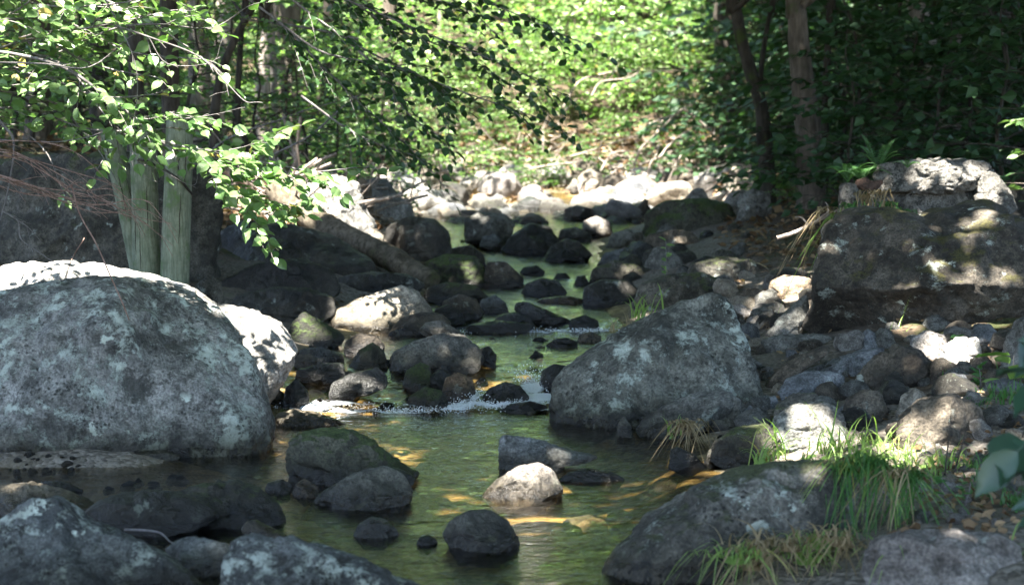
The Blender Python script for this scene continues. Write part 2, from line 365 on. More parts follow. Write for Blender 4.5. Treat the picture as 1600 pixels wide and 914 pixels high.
lit = m.mix(m.mr(n2, .3, .7), (.022, .016, .01), (.11, .078, .05)); lit = m.mix(m.mr(n1, .5, .62), lit, (.05, .06, .02))
gc = m.mix(m.mr(za, 0, 1), bedc, grav); gc = m.mix(m.mr(za, 1, 2), gc, lit)
hh = m.math('ADD', m.math('MULTIPLY', vo.outputs['Distance'], -.6), m.math('MULTIPLY', n2, .5)); hh = m.math('ADD', hh, m.math('MULTIPLY', vo2.outputs['Distance'], -.35))
GM = m.out(m.n('BsdfPrincipled', {'Base Color': gc, 'Roughness': .88, 'Normal': m.n('Bump', {'Strength': .8, 'Distance': .03, 'Height': hh}), 'Specular IOR Level': .25}))
g = mk('ground', np.stack([X.ravel(), Y.ravel(), Z.ravel()], 1), GF, GM, attrs={'zone': zone.ravel()}, org=np.zeros(3))
tag(g, 'stony stream bed, gravel banks and brown forest floor rising behind', 'ground', kind='structure')

# ------------------------------------------------------------------ the stream
wx = graded([(-9, -4, .12), (-4, -2, .05), (-2, 2, .028), (2, 4, .08), (4, 9, .2)])
wy = graded([(-8, 5, .5), (5, 8, .06), (8, 11.6, .034), (11.6, 14.2, .022), (14.2, 18, .04), (18, 43.5, .08)])
X, Y = np.meshgrid(wx, wy, indexing='ij'); ni, nj = X.shape; P = np.stack([X.ravel(), Y.ravel(), 0 * X.ravel()], 1)
FOAM = [  (520, 633, .35, .10, .95), (600, 644, .3, .04, .8), (690, 637, .35, .07, .95), (740, 634, .2, .1, 1.), (840, 622, .16, .2, 1.1), (812, 633, .3, .06, 1.),
  # px, row, radius across (m), radius along (m), strength
 (480, 640, .22, .10, .9), (540, 645, .30, .06, .8), (500, 626, .10, .10, .7), (640, 646, .22, .045, .7), (705, 640, .25, .06, .8), (765, 634, .25, .06, .9),
 (735, 622, .09, .18, 1.), (820, 630, .2, .09, .9), (832, 605, .11, .26, 1.), (845, 588, .10, .3, .6), (800, 640, .3, .05, .55), (850, 642, .2, .05, .7),
 (800, 572, .35, .05, .35), (745, 575, .1, .15, .5), (850, 519, .55, .07, .75), (760, 519, .3, .06, .5), (930, 518, .25, .06, .6), (700, 520, .2, .05, .35), (830, 437, .6, .10, .4), (760, 400, .4, .2, .35), (860, 408, .5, .2, .4),
 (900, 735, .25, .05, .12), (1010, 722, .35, .05, .12), (980, 728, .2, .04, .15)]
foam = np.zeros(len(P))
for px, row, rx, ry, s in FOAM:
    c = contact(px, row); foam = np.maximum(foam, s * np.exp(-(((P[:, 0] - c[0]) / rx) ** 2 + ((P[:, 1] - c[1]) / ry) ** 2)))
slope = np.gradient(zw(P[:, 1].reshape(ni, nj)), wy, axis=1).ravel()
turb = np.clip(slope * 5, 0, 1) + foam
Zw = zw(P[:, 1]) + .0042 * fbm(P * np.array([5, 7, 1]), 3) + .0028 * vnoise(P * np.array([16, 24, 1]) + 5) + turb * (.014 * fbm(P * np.array([9, 6, 1]) + 9, 3) + .006 * vnoise(P * 30)) + foam * .012
gzz = ground(P[:, 0], P[:, 1]); keep = (gzz < zw(P[:, 1]) + .03).reshape(ni, nj)
idx = np.arange(ni * nj).reshape(ni, nj)
q = np.stack([idx[:-1, :-1], idx[1:, :-1], idx[1:, 1:], idx[:-1, 1:]], -1)
kk = keep[:-1, :-1] | keep[1:, :-1] | keep[1:, 1:] | keep[:-1, 1:]
WF = q[kk]; used = np.unique(WF); remap = np.full(ni * nj, -1); remap[used] = np.arange(len(used))
m = NT('stream_water'); pos = m.n('NewGeometry').outputs['Position']; fa = m.n('Attribute', attribute_name='foam').outputs['Fac']
rp = m.n('Mapping', {0: pos, 3: (1.0, 1.6, 1.0)}).outputs[0]
h = m.math('ADD', m.math('MULTIPLY', m.noise(rp, 7, 3, .5, .6), .7), m.math('ADD', m.math('MULTIPLY', m.noise(rp, 26, 2, .5, .4), .30), m.math('MULTIPLY', m.noise(rp, 70, 2), .10)))
bp = m.n('Bump', {'Strength': .55, 'Distance': .03, 'Height': h}).outputs[0]
fr = m.n('Fresnel', {'IOR': 1.33, 'Normal': bp}).outputs[0]
tr = m.n('BsdfTransparent', {'Color': (.90, .80, .60)}); gl = m.n('BsdfGlossy', {'Color': (1, 1, 1), 'Roughness': .015, 'Normal': bp})
w = m.n('MixShader', {0: fr, 1: tr, 2: gl})
fn = m.noise(pos, 60, 6, .8, .3); fn2 = m.noise(rp, 14, 5, .7)
fm = m.mr(m.math('ADD', m.math('MULTIPLY', fa, .75), m.math('ADD', m.math('MULTIPLY', fn, .45), m.math('MULTIPLY', fn2, .35))), 0.76, 1.0); fm = m.math('MULTIPLY', fm, m.mr(fa, .05, .25))
fo = m.n('BsdfPrincipled', {'Base Color': (.78, .82, .84), 'Roughness': .5, 'Normal': m.n('Bump', {'Strength': .8, 'Distance': .02, 'Height': fn}).outputs[0]})
WM = m.out(m.n('MixShader', {0: m.math('MULTIPLY', fm, .85), 1: w, 2: fo}))
wat = mk('stream_water', np.stack([P[:, 0], P[:, 1], Zw], 1)[used], remap[WF], WM, attrs={'foam': foam[used]}, org=np.zeros(3))
tag(wat, 'shallow brown stream with green reflections and small white rapids', 'stream', kind='structure')

def splash(spots, n, rg):
    V0, F0 = None, None
    bm = bmesh.new(); bmesh.ops.create_icosphere(bm, subdivisions=1, radius=1); V0 = np.array([v.co[:] for v in bm.verts]); F0 = np.array([[v.index for v in f.verts] for f in bm.faces]); bm.free(); a = Acc()
    for px, row, rx, ry, h in spots:
        c = contact(px, row)
        for _ in range(n):
            p = c + np.array([rg.normal() * rx, rg.normal() * ry, 0]); p[2] = float(zw(p[1])) + abs(rg.normal()) * h + .004; r = rg.uniform(.0015, .0048)
            a.add(V0 * r * np.array([1, 1, rg.uniform(.6, 1)]) + p, F0)
    return a
m = NT('white_water'); FM = m.out(m.n('BsdfPrincipled', {'Base Color': (.78, .82, .84), 'Roughness': .15, 'Specular IOR Level': .5}))
sp_ = splash([(520, 638, .20, .05, .012), (640, 645, .2, .03, .008), (735, 622, .06, .12, .03), (715, 636, .15, .05, .012), (832, 600, .07, .18, .035), (815, 632, .16, .05, .012), (770, 638, .15, .03, .01), (850, 519, .3, .03, .012), (770, 520, .15, .03, .012), (925, 518, .12, .03, .01), (690, 640, .15, .03, .008)], 330, np.random.default_rng(8))
o = sp_.build('white_water', FM); tag(o, 'white bubbles and splashes of the small rapids', 'foam', kind='stuff')
# ------------------------------------------------------------------ boulders and stones
_ICO = {}
def ico(s):
    if s not in _ICO:
        bm = bmesh.new(); bmesh.ops.create_icosphere(bm, subdivisions=s, radius=1)
        V = np.array([v.co[:] for v in bm.verts]); F = np.array([[v.index for v in f.verts] for f in bm.faces]); bm.free(); _ICO[s] = (V / np.linalg.norm(V, axis=1)[:, None], F)
    return _ICO[s]
def rock_shape(rad, W, H, T, seed, lean=.3, p=2.6, rough=1.0, facets=7, sub=6, brow=None):
    """rad(theta): outline radius in the upright plane; T: depth; returns verts about the origin"""
    D, F = ico(sub); rg = np.random.default_rng(seed)
    s = np.hypot(D[:, 0], D[:, 2]); t = D[:, 1]; th = np.arctan2(D[:, 2], D[:, 0])
    k = (s ** p + np.abs(t) ** p) ** (-1 / p); r = rad(th); sz = math.sqrt(W * H)
    V = np.stack([k * s * r * np.cos(th), k * t * T / 2, k * s * r * np.sin(th)], 1)
    for q in range(facets + 3):                                    # flat breaks on the front, top and back
        n = np.array([rg.normal() * .7, rg.choice([-1, -1, 1]) * (.6 + rg.random()), rg.normal() * .6 + .25]); n /= np.linalg.norm(n)
        e = V @ n; o = e.max() * rg.uniform(.66, .92); ex = np.maximum(e - o, 0); V = V - n[None] * (ex * .98 * sstep(.04, .42, np.abs(t)))[:, None]
    V[:, 1] += lean * V[:, 2]
    if brow: zb = (brow[0] - .5) * H; dz = V[:, 2] - zb + .08 * H * vnoise(V * (2.2 / sz) + seed % 97); V[:, 1] += np.where(dz > 0, brow[1] * dz, -brow[2] * dz)
    N = V / (np.linalg.norm(V, axis=1)[:, None] + 1e-9); o = rg.uniform(-50, 50, 3)
    d = 0.042 * sz * fbm(V * (1.5 / sz) + o, 3) + .030 * sz * fbm(V * (5 / sz) + o, 3) + .009 * sz * fbm(V * (14 / sz) + o, 3)
    cr = 1 - np.abs(vnoise(V * (1.8 / sz) * np.array([1, 1, 1.6]) + o + 7)); d -= .035 * sz * np.clip(cr - .86, 0, 1) / .14 * rg.uniform(.2, 1)
    d += .007 * fbm(V * 11 + o, 3, .6) * min(1, sz * 2.2)
    return V + N * (d * rough)[:, None], F
def outline(poly):
    P = np.array([[float(a) for a in s.split(',')] for s in poly.split()]); return P
def rock(name, base, thick, kind, poly, label, cat=None, group=None, y=None, lean=.3, p=2.6, rough=1.0, facets=7, bpx=None, wl=True, brow=None):
    P = outline(poly); w = np.ptp(P[:, 0]); h = np.ptp(P[:, 1]); seed = int(abs(P.sum() * 7)) % 99991
    bx = bpx if bpx is not None else np.clip(P[:, 0].mean(), -60, 1660)
    if y is None:
        yf = contact(bx, base)[1]; Wm, Hm = w * yf / FPX, h * yf / FPX; T = thick * 1.15 * math.sqrt(Wm * Hm); yc = yf + .38 * T + lean * Hm * .4
    else:
        yc = y; Wm, Hm = w * yc / FPX, h * yc / FPX; T = thick * 1.15 * math.sqrt(Wm * Hm); yf = yc - T / 2
    Q = np.array([at(a, b, yc) for a, b in P])[:, [0, 2]]
    lo = Q[:, 1].min(); Q[Q[:, 1] < lo + .12 * Hm, 1] -= .10 * Hm + .03      # carry the foot below the water or soil
    x0, y0 = Q[:, 0], Q[:, 1]; x1, y1 = np.roll(x0, -1), np.roll(y0, -1); A = (x0 * y1 - x1 * y0); C = np.array([((x0 + x1) * A).sum(), ((y0 + y1) * A).sum()]) / (3 * A.sum())
    th = np.linspace(-math.pi, math.pi, 361)[:-1]; rr = np.zeros(360); Z = Q - C
    for i in range(len(Z)):
        a, b = Z[i], Z[(i + 1) % len(Z)]; e = b - a
        dx, dz = np.cos(th), np.sin(th); den = dx * e[1] - dz * e[0]; den = np.where(np.abs(den) < 1e-9, 1e-9, den)
        t = (a[0] * e[1] - a[1] * e[0]) / den; u = (a[0] * dz - a[1] * dx) / den
        ok = (t > 0) & (u >= -1e-6) & (u <= 1 + 1e-6); rr = np.where(ok, np.maximum(rr, t), rr)
    rr = np.where(rr > 0, rr, rr[rr > 0].mean()); kx = np.exp(-.5 * (np.arange(-14, 15) / 2.8) ** 2); kx /= kx.sum()
    rr = np.convolve(np.concatenate([rr[-14:], rr, rr[:14]]), kx, 'valid')
    rad = lambda q: np.interp(q, th, rr, period=2 * math.pi)
    V, F = rock_shape(rad, Wm, Hm, T, seed, lean, p, rough, facets, 7 if w > 200 else 6 if w > 55 else 5, brow)
    O = np.array([C[0], yc, C[1]]); tl, tr_, tt = P[:, 0].min(), P[:, 0].max(), P[:, 1].min(); zb = float(at(bx, base, yf)[2]) - C[1]
    for _ in range(3):                                          # true the size: width and height as measured in the photo
        qx, qr = project(V + O); m_ = qr < base + 4; V[:, 0] = (V[:, 0] + ((tl + tr_) - (qx[m_].min() + qx[m_].max())) / 2 * yc / FPX) ; V[:, 0] = (V[:, 0]) * (tr_ - tl) / (qx[m_].max() - qx[m_].min())
        s_ = max(.5, min(1.5, (base - tt) / max(base - qr.min(), 3))); V[:, 2] = np.where(V[:, 2] > zb, zb + (V[:, 2] - zb) * s_, V[:, 2])
    rp_ = rr * FPX / yc
    for _ in range(2):                                          # let its outline follow the measured one
        qx, qr = project(V + O); c0x, c0r = project(O[None]); ex_, ez_ = qx - c0x, c0r - qr; a_ = np.arctan2(ez_, ex_); r_ = np.hypot(ex_, ez_); bi = ((a_ + math.pi) / (2 * math.pi) * 90).astype(int) % 90
        mx = np.zeros(90); np.maximum.at(mx, bi, r_); tg = rp_.reshape(90, 4).mean(1); rt = np.where(mx > 0, tg / np.maximum(mx, 1e-6), 1); ac = (np.arange(90) + .5) / 90 * 2 * math.pi - math.pi
        rt = np.where(np.sin(ac) < -.25, 1, np.clip(rt, .75, 1.35)); rt = np.convolve(np.concatenate([rt[-2:], rt, rt[:2]]), [.1, .2, .4, .2, .1], 'valid')
        k_ = np.interp(np.arctan2(V[:, 2], V[:, 0]), ac, rt, period=2 * math.pi)[:, None]; V[:, [0, 2]] *= k_
    o = mk(name, V + np.array([C[0], yc, C[1]]), F, MR[kind], org=np.array([C[0], yc, C[1]]))
    xl, xr = edges(yf); o['waterline'] = float(zw(yf)) if (xl - .4 < C[0] < xr + .4 and wl) else -9.0
    return tag(o, label, cat or ('boulder' if w > 120 else 'rock'), group)

NP, RP, RB, UP, FS = 'rocks in and around the near pool', 'rocks of the little rapids', 'stones of the right bank', 'rocks along the upper stream', 'boulders on the left bank'
ROCKS = [
 # ---- near pool and its left shore
 ('boulder', 704, .75, 'lichen', '-150,690 -150,520 -60,470 0,452 60,440 140,432 215,433 285,446 335,478 352,496 378,525 405,580 426,640 434,688 425,702 300,712 100,708 -120,712', 'huge rounded grey boulder speckled with pale lichen, standing in the pool', NP, dict(lean=.35, facets=5)),
 ('boulder', 655, .7, 'pale', '330,480 350,474 392,482 440,504 466,545 458,577 430,602 400,640 340,650 320,560', 'sunlit pale boulder tucked behind the huge lichen boulder beside the rapids', NP, dict(lean=.5)),
 ('boulder', 655, .8, 'pale', '-160,470 -60,428 0,412 60,407 150,411 225,424 285,440 330,462 352,486 340,560 200,600 -100,600', 'pale sunlit ledge of rock rising behind the huge lichen boulder', NP, dict(lean=.6)),
 ('flat_stone', 716, 1.3, 'slate', '186,712 205,703 250,701 280,710 286,716 240,720 195,719', 'pale flat stone lying at the tip of the sand bar', NP, dict(lean=0)),
 ('boulder', 762, .85, 'green', '446,722 449,692 470,674 510,667 548,670 580,685 615,712 662,742 650,754 600,760 520,766 455,756', 'dark domed boulder with green moss on its crown in the pool', NP, dict(p=3)),
 ('boulder', 796, .9, 'grey', '468,792 500,768 555,738 600,727 628,738 645,766 643,786 600,796 520,800', 'smooth grey sloping boulder just before the moss-crowned one', NP, {}),
 ('stone', 777, .8, 'rust', '456,772 462,755 476,747 496,760 500,774 478,778', 'small orange stained stone wedged beside the sloping grey boulder', NP, {}),
 ('stone', 770, .8, 'blue', '413,766 418,754 440,748 456,757 452,770 430,772', 'small bluish wet stone at the foot of the moss-crowned boulder', NP, {}),
 ('boulder', 838, .8, 'dark', '130,795 165,774 225,764 282,768 322,785 346,802 336,818 270,830 190,826 140,814', 'low dark humped rock with a pale ridge near the left shore', NP, {}),
 ('boulder', 826, .9, 'moss', '262,770 310,756 365,749 402,760 436,786 448,812 438,822 380,826 310,822 270,810', 'dark mossy dome with a wet weedy side behind the low humped rock', NP, {}),
 ('boulder', 805, .9, 'tan', '-60,800 -30,762 0,754 45,752 105,764 150,784 160,800 60,810', 'brown low rock on the left shore behind the speckled black boulder', NP, {}),
 ('rock', 770, .7, 'moss', '45,760 70,750 105,753 132,766 120,772 70,768', 'thin green sliver of rock lying on the brown low rock', NP, {}),
 ('boulder', 955, .75, 'speck', '-90,950 -70,880 -30,850 0,812 38,783 84,777 112,790 165,820 225,846 285,878 330,925 330,960', 'black boulder with white lichen patches at the bottom left corner', NP, dict(lean=.4)),
 ('rock', 902, .8, 'slate', '256,856 280,842 302,837 355,849 372,870 368,895 320,904 275,888', 'pale bluish wet stone between the two speckled boulders', NP, dict(lean=.5)),
 ('boulder', 985, .75, 'speck', '340,940 350,868 362,845 385,834 440,836 500,850 560,870 615,894 680,930 690,980 360,990', 'pale speckled boulder cut off by the bottom edge of the photo', NP, dict(lean=.5)),
 ('rock', 850, .7, 'tan', '376,828 384,815 398,811 425,824 452,838 446,850 400,848', 'small brown wedge of stone perched behind the pale speckled boulder', NP, {}),
 ('stone', 841, .9, 'blue', '551,836 560,818 580,807 600,810 618,824 624,836 600,842 570,843', 'small smooth blue stone alone in the pool', NP, {}),
 ('stone', 852, .9, 'wet', '650,849 656,838 670,835 682,842 684,850 668,854', 'tiny black stone showing above the pool beside the round dark boulder', NP, {}),
 ('rock', 862, .95, 'grey', '690,834 704,812 733,797 764,796 793,812 811,842 812,860 770,866 715,860', 'round dark grey boulder alone in the middle of the pool', NP, {}),
 ('boulder', 738, .8, 'slate', '779,738 779,692 784,678 808,680 850,688 890,703 945,712 935,722 880,730 830,740', 'angular pale slate slab with a long tail in midstream', NP, dict(facets=12)),
 ('boulder', 782, .9, 'pink', '750,775 776,748 810,728 842,722 864,734 880,764 878,776 840,784 780,784', 'sunlit pinkish peaked rock before the slate slab', NP, dict(facets=10)),
 ('rock', 754, .9, 'moss', '868,750 890,736 920,731 955,736 978,748 965,756 900,758', 'low dark mossy rock barely above water behind the pinkish rock', NP, {}),
 ('rock', 668, .9, 'tan', '428,664 432,645 455,638 490,642 530,656 548,666 500,672 440,672', 'low gravelly brown hump between the big boulder and the rapids', NP, {}),
 # ---- right shore of the pool
 ('boulder', 663, .72, 'triangle', '857,615 870,580 912,548 960,519 1022,489 1080,464 1122,457 1142,468 1166,528 1186,590 1196,625 1182,645 1100,660 1000,668 900,664 864,650', 'large triangular grey boulder with white lichen on its peak', NP, dict(lean=.35, facets=6)),
 ('boulder', 684, .85, 'grey', '988,676 1003,654 1040,630 1090,612 1138,610 1160,626 1156,656 1120,674 1050,688', 'grey sloping rock leaning against the triangular boulder', NP, {}),
 ('stone', 684, .9, 'grey', '960,682 966,660 975,650 986,664 992,684', 'small pointed stone standing in the water below the triangular boulder', NP, {}),
 ('rock', 735, .9, 'dark', '1044,732 1048,702 1058,697 1085,710 1106,730 1090,738', 'dark triangular rock at the water edge below the dead grass clump', NP, {}),
 ('boulder', 905, .8, 'patchy', '935,890 955,855 1000,812 1062,770 1140,735 1222,719 1292,717 1342,740 1360,800 1340,870 1200,905 1040,915 950,905', 'big domed boulder with moss and pale lichen patches at the lower right', NP, dict(p=2.8)),
 ('boulder', 925, .8, 'pink', '1345,905 1352,858 1372,836 1420,826 1500,828 1560,832 1594,850 1610,925 1420,935', 'flat topped pinkish boulder among dry grass by the lower right corner', NP, dict(p=3.2)),
 ('boulder', 702, .85, 'grey', '1192,696 1210,650 1240,631 1290,625 1316,644 1328,682 1305,704 1225,706', 'pale mossy rounded rock behind the bright grass', RB, {}),
 ('rock', 660, .9, 'moss', '1204,660 1212,632 1240,614 1275,614 1296,636 1290,660', 'dark mossy rock just behind the pale rounded rock', RB, {}),
 ('boulder', 728, .85, 'moss', '1108,722 1114,690 1150,667 1200,661 1222,690 1216,722 1160,732', 'dark rough mossy rock left of the pale rounded rock', RB, {}),
 ('rock', 730, .8, 'grey', '1098,726 1108,702 1135,690 1158,700 1165,728 1130,734', 'low grey rock at the water edge before the dark rough one', RB, {}),
 ('rock', 672, .7, 'grey', '1108,668 1118,656 1140,654 1162,662 1160,672 1130,674', 'flat grey pebble beside the dead grass clump', RB, {}),
 ('rock', 664, .9, 'blue', '1157,660 1160,642 1172,632 1184,644 1190,660 1172,666', 'smooth slate blue cobble at the foot of the triangular boulder', RB, {}),
 ('rock', 640, .9, 'blue', '1180,636 1188,622 1212,618 1218,632 1205,642', 'blue cobble above the smooth slate one at the triangular boulder', RB, {}),
 ('rock', 628, .85, 'blue', '1214,612 1230,590 1262,579 1310,581 1324,592 1304,615 1276,628 1228,628', 'smooth bluish rock with a tan end on the right bank', RB, dict(p=3)),
 ('boulder', 612, .85, 'umber', '1318,612 1342,580 1370,553 1404,537 1436,545 1462,570 1478,594 1442,608 1380,616', 'dark peaked rock with cracked crown in the middle of the right bank', RB, dict(facets=10)),
 ('rock', 606, .5, 'umber', '1194,602 1210,578 1250,554 1288,539 1302,538 1300,552 1266,571 1232,594 1212,608', 'long log shaped stone lying aslant on the right bank', RB, {}),
 ('rock', 588, .9, 'blue', '1260,584 1300,561 1350,545 1388,541 1372,562 1332,588', 'greenish flat slab of stone behind the peaked rock', RB, dict(facets=10)),
 ('rock', 546, .9, 'grey', '1186,532 1212,522 1282,521 1322,529 1326,540 1260,546 1198,545', 'thin flat stone bridging a dark hollow under the huge ledge boulder', RB, {}),
 ('rock', 560, .9, 'pink', '1418,556 1424,528 1448,515 1478,524 1484,552 1450,562', 'knobbly pink stone in front of the huge ledge boulder', RB, {}),
 ('rock', 572, .9, 'pale', '1468,566 1474,540 1496,526 1530,528 1536,560 1500,574', 'smooth pale pink stone with a green sprig before it', RB, {}),
 ('stone', 546, .9, 'blue', '1344,545 1346,522 1356,513 1368,520 1374,544', 'upright oval grey stone under the huge ledge boulder', RB, {}),
 ('stone', 545, .9, 'pink', '1322,544 1326,526 1336,520 1344,530 1344,545', 'small brown upright stone beside the oval grey one', RB, {}),
 ('rock', 622, .9, 'umber', '1438,620 1468,596 1500,589 1528,604 1524,622 1480,626', 'brown rock with a dark end behind the mossy brown boulder', RB, {}),
 ('boulder', 700, .85, 'umber', '1396,696 1404,650 1438,621 1490,614 1532,634 1546,676 1510,702', 'brown mossy boulder above the bright grass on the right bank', RB, {}),
 ('rock', 660, .85, 'umber', '1308,656 1322,622 1350,608 1376,612 1388,640 1376,660', 'dark speckled rock between the peaked rock and the bright grass', RB, {}),
 ('rock', 648, .85, 'tan', '1398,646 1408,618 1428,605 1446,614 1448,644 1420,650', 'tan cobble leaning on the brown mossy boulder', RB, {}),
 ('boulder', 590, .8, 'grey', '1556,588 1570,530 1590,498 1640,480 1700,500 1700,600', 'grey lichen boulder cut by the right edge below the ledge boulder', RB, {}),
 ('rock', 568, .9, 'dark', '1545,540 1552,520 1575,512 1592,524 1580,545', 'dark wet stone between the ledge boulder and the right edge', RB, {}),
 ('rock', 612, .9, 'blue', '1532,612 1540,596 1570,590 1604,600 1600,616', 'slate grey cobble low on the right edge above the green weeds', RB, {}),
 ('boulder', 523, .7, 'ledge', '1250,525 1258,485 1274,415 1284,352 1318,322 1372,318 1440,330 1500,316 1560,318 1610,345 1690,380 1720,450 1700,525 1560,530 1400,530', 'huge dark ledge boulder with mossy top on the right bank', RB, dict(lean=0, p=3.2, facets=6, brow=(.5, 1.0, .9), rough=1.05)),
 ('rock', 525, .6, 'grey', '1192,522 1212,500 1244,470 1264,458 1266,488 1244,524', 'grey slab leaning on the left foot of the ledge boulder', RB, {}),
 ('rock', 345, .8, 'dark', '1555,345 1562,298 1590,284 1660,290 1680,345', 'dark bluish rock behind the concrete block at the right edge', RB, dict(y=17.2, wl=False)),
 # ---- little rapids
 ('rock', 542, .9, 'green', '447,534 454,506 474,486 500,500 536,521 540,533 500,543 460,545', 'mossy ridge backed rock behind the pale boulder', RP, dict(facets=10)),
 ('boulder', 520, .85, 'tan', '508,512 520,485 545,470 585,458 626,445 650,452 666,470 678,488 662,514 600,522 530,521', 'tan sunlit boulder with a smooth top above the rapids', RP, {}),
 ('boulder', 505, .9, 'dark', '350,488 370,458 430,448 482,450 522,462 526,494 480,504 400,506', 'long dark low boulder behind the ridge backed rock', RP, {}),
 ('rock', 526, .9, 'umber', '604,522 626,496 660,487 692,490 707,506 690,524 640,530', 'grey brown round rock right of the tan sunlit boulder', RP, {}),
 ('rock', 536, .8, 'pink', '652,518 665,503 690,500 722,520 737,532 700,534', 'pinkish angular stone behind the smooth olive boulder', RP, dict(facets=10)),
 ('boulder', 586, .85, 'grey', '605,578 612,550 640,535 690,520 722,522 747,540 758,562 750,580 700,588 620,588', 'smooth olive grey boulder at the head of the rapids', RP, {}),
 ('rock', 574, .9, 'dark', '742,568 750,545 764,540 776,555 776,572', 'dark stone against the right end of the smooth olive boulder', RP, {}),
 ('rock', 556, .9, 'umber', '536,552 540,532 562,520 588,524 602,540 598,556 560,558', 'brown round stone behind the mossy cone stone', RP, {}),
 ('rock', 577, .9, 'green', '543,574 560,548 582,534 600,548 608,574 570,580', 'mossy cone shaped stone in front of the brown round stone', RP, {}),
 ('rock', 570, .9, 'blue', '462,566 470,545 500,542 535,552 541,575 510,584 470,576', 'layered dark slate block beside the pale boulder', RP, dict(facets=14)),
 ('rock', 576, .8, 'pink', '458,572 464,555 486,552 496,562 492,576', 'purple stone against the end of the pale boulder', RP, {}),
 ('rock', 600, .9, 'wet', '458,596 464,576 500,568 536,566 541,590 510,600', 'wet black block under the layered slate', RP, dict(facets=12)),
 ('rock', 630, .7, 'wet', '512,618 518,598 545,584 590,573 605,588 606,607 560,622 525,632', 'shiny dark slate slab tilted in the rapids', RP, dict(facets=14)),
 ('rock', 612, .9, 'green', '628,606 634,580 655,566 672,572 678,606 650,614', 'dark upright rock with yellow moss in the rapids', RP, {}),
 ('rock', 612, .9, 'wet', '664,610 672,586 690,576 706,588 708,612', 'wet dark stone next to the yellow mossed rock', RP, {}),
 ('rock', 627, .9, 'rust', '688,622 696,590 716,582 738,590 744,614 720,630', 'ochre and black wet rock beside a small cascade', RP, {}),
 ('rock', 642, .9, 'green', '630,640 640,618 664,604 690,610 702,628 698,642 660,646', 'green mossy pyramid at the foot of the rapids', RP, {}),
 ('rock', 629, .9, 'wet', '748,626 764,606 790,596 812,602 828,620 822,630 780,632', 'black wet rock left of the right hand cascade', RP, {}),
 ('rock', 646, .9, 'dark', '774,642 800,630 830,626 856,634 852,646 800,648', 'low black ledge of rock in the foam below the black wet rock', RP, {}),
 ('stone', 634, .9, 'tan', '412,630 418,612 434,606 446,616 444,634', 'small tan stone pinched beside the huge lichen boulder', RP, {}),
 ('rock', 642, .9, 'dark', '438,638 446,606 464,590 482,612 486,640', 'dark brown upright rock at the left cascade', RP, {}),
 ('rock', 610, .9, 'dark', '842,600 848,578 866,568 886,572 894,592 880,610 855,610', 'dark round stone at the left foot of the triangular boulder', RP, {}),
 ('stone', 543, .9, 'dark', '852,540 866,530 885,527 904,534 900,543 870,545', 'flat dark stone in the stream above the right cascade', RP, {}),
 ('stone', 535, .9, 'tan', '898,533 906,522 924,518 940,525 938,535', 'pale flat stone next to the flat dark one', RP, {}),
 # ---- middle stream
 ('rock', 522, .8, 'wet', '722,519 735,505 775,500 830,505 834,518 780,523', 'low black wet rock at the upper step of the stream', UP, {}),
 ('rock', 514, .9, 'wet', '766,508 780,491 805,487 828,494 838,512 800,516', 'glistening grey rock on the upper step', UP, {}),
 ('rock', 508, .5, 'wet', '802,486 806,472 822,470 850,482 892,500 896,508 860,508', 'long dark slanting stone shaped like a log midstream', UP, {}),
 ('stone', 516, .9, 'wet', '884,514 892,498 914,492 934,500 940,515', 'wet shining dark stone right of the slanting one', UP, {}),
 ('rock', 500, .9, 'umber', '684,498 692,470 718,459 744,467 758,490 742,502', 'brown round rock at the left bend of the upper stream', UP, {}),
 ('rock', 508, .9, 'dark', '670,504 680,482 700,475 722,488 730,506', 'dark humped stone before the brown round rock', UP, {}),
 ('rock', 475, .9, 'moss', '658,470 668,448 700,440 745,446 766,466 740,476', 'dark flat mossy rock behind the brown round one', UP, {}),
 ('stone', 490, .9, 'blue', '742,486 752,468 774,461 790,472 798,488', 'bluish stone at the water edge behind the brown round rock', UP, {}),
 ('rock', 463, .9, 'wet', '812,460 822,442 848,433 872,438 888,458 870,465', 'wet round purple rock alone in midstream', UP, {}),
 ('stone', 475, .9, 'rust', '832,473 850,464 890,462 918,468 910,476', 'low rust stained stone just below the wet round rock', UP, {}),
 ('boulder', 450, .85, 'green', '655,446 663,408 698,396 744,400 762,425 760,448', 'big dark boulder with green moss on the left of the upper stream', UP, {}),
 ('rock', 450, .9, 'umber', '752,447 760,409 790,408 818,434 820,448', 'brown black sloping rock joined to the big mossy boulder', UP, {}),
 ('boulder', 410, .85, 'dark', '598,400 604,352 640,337 680,342 702,362 708,398 660,410', 'large black boulder with a pale crest line on the left', UP, {}),
 ('rock', 424, .9, 'dark', '690,418 702,388 735,382 756,398 762,420', 'black low rock below the pale crested boulder', UP, {}),
 ('rock', 388, .9, 'grey', '724,378 726,342 745,330 790,334 806,350 800,370 770,390', 'grey boulder with streaked sides in the upper stream', UP, {}),
 ('stone', 392, .9, 'blue', '748,388 754,370 772,365 788,378 786,392', 'round bluish stone at the foot of the streaked grey boulder', UP, {}),
 ('boulder', 398, .85, 'dark', '780,392 800,366 828,348 860,354 876,380 866,396 820,400', 'dark broad boulder right of the streaked grey one', UP, {}),
 ('rock', 410, .9, 'dark', '842,406 860,385 885,372 906,378 927,398 910,410', 'dark pointed rock at the right of the upper channel', UP, {}),
 ('stone', 430, .9, 'wet', '810,427 818,417 838,414 852,424 848,430', 'small black stone in the blue riffle', UP, {}),
 ('stone', 436, .9, 'wet', '862,434 870,427 884,426 896,434', 'tiny black stone beside the wet round rock', UP, {}),
 ('stone', 446, .9, 'dark', '894,443 902,431 914,430 924,442', 'small peaked dark stone at the right of the riffle', UP, {}),
 ('rock', 345, .9, 'dark', '880,344 882,326 902,320 926,326 932,344', 'black block shaped stone at the head of the upper stream', UP, {}),
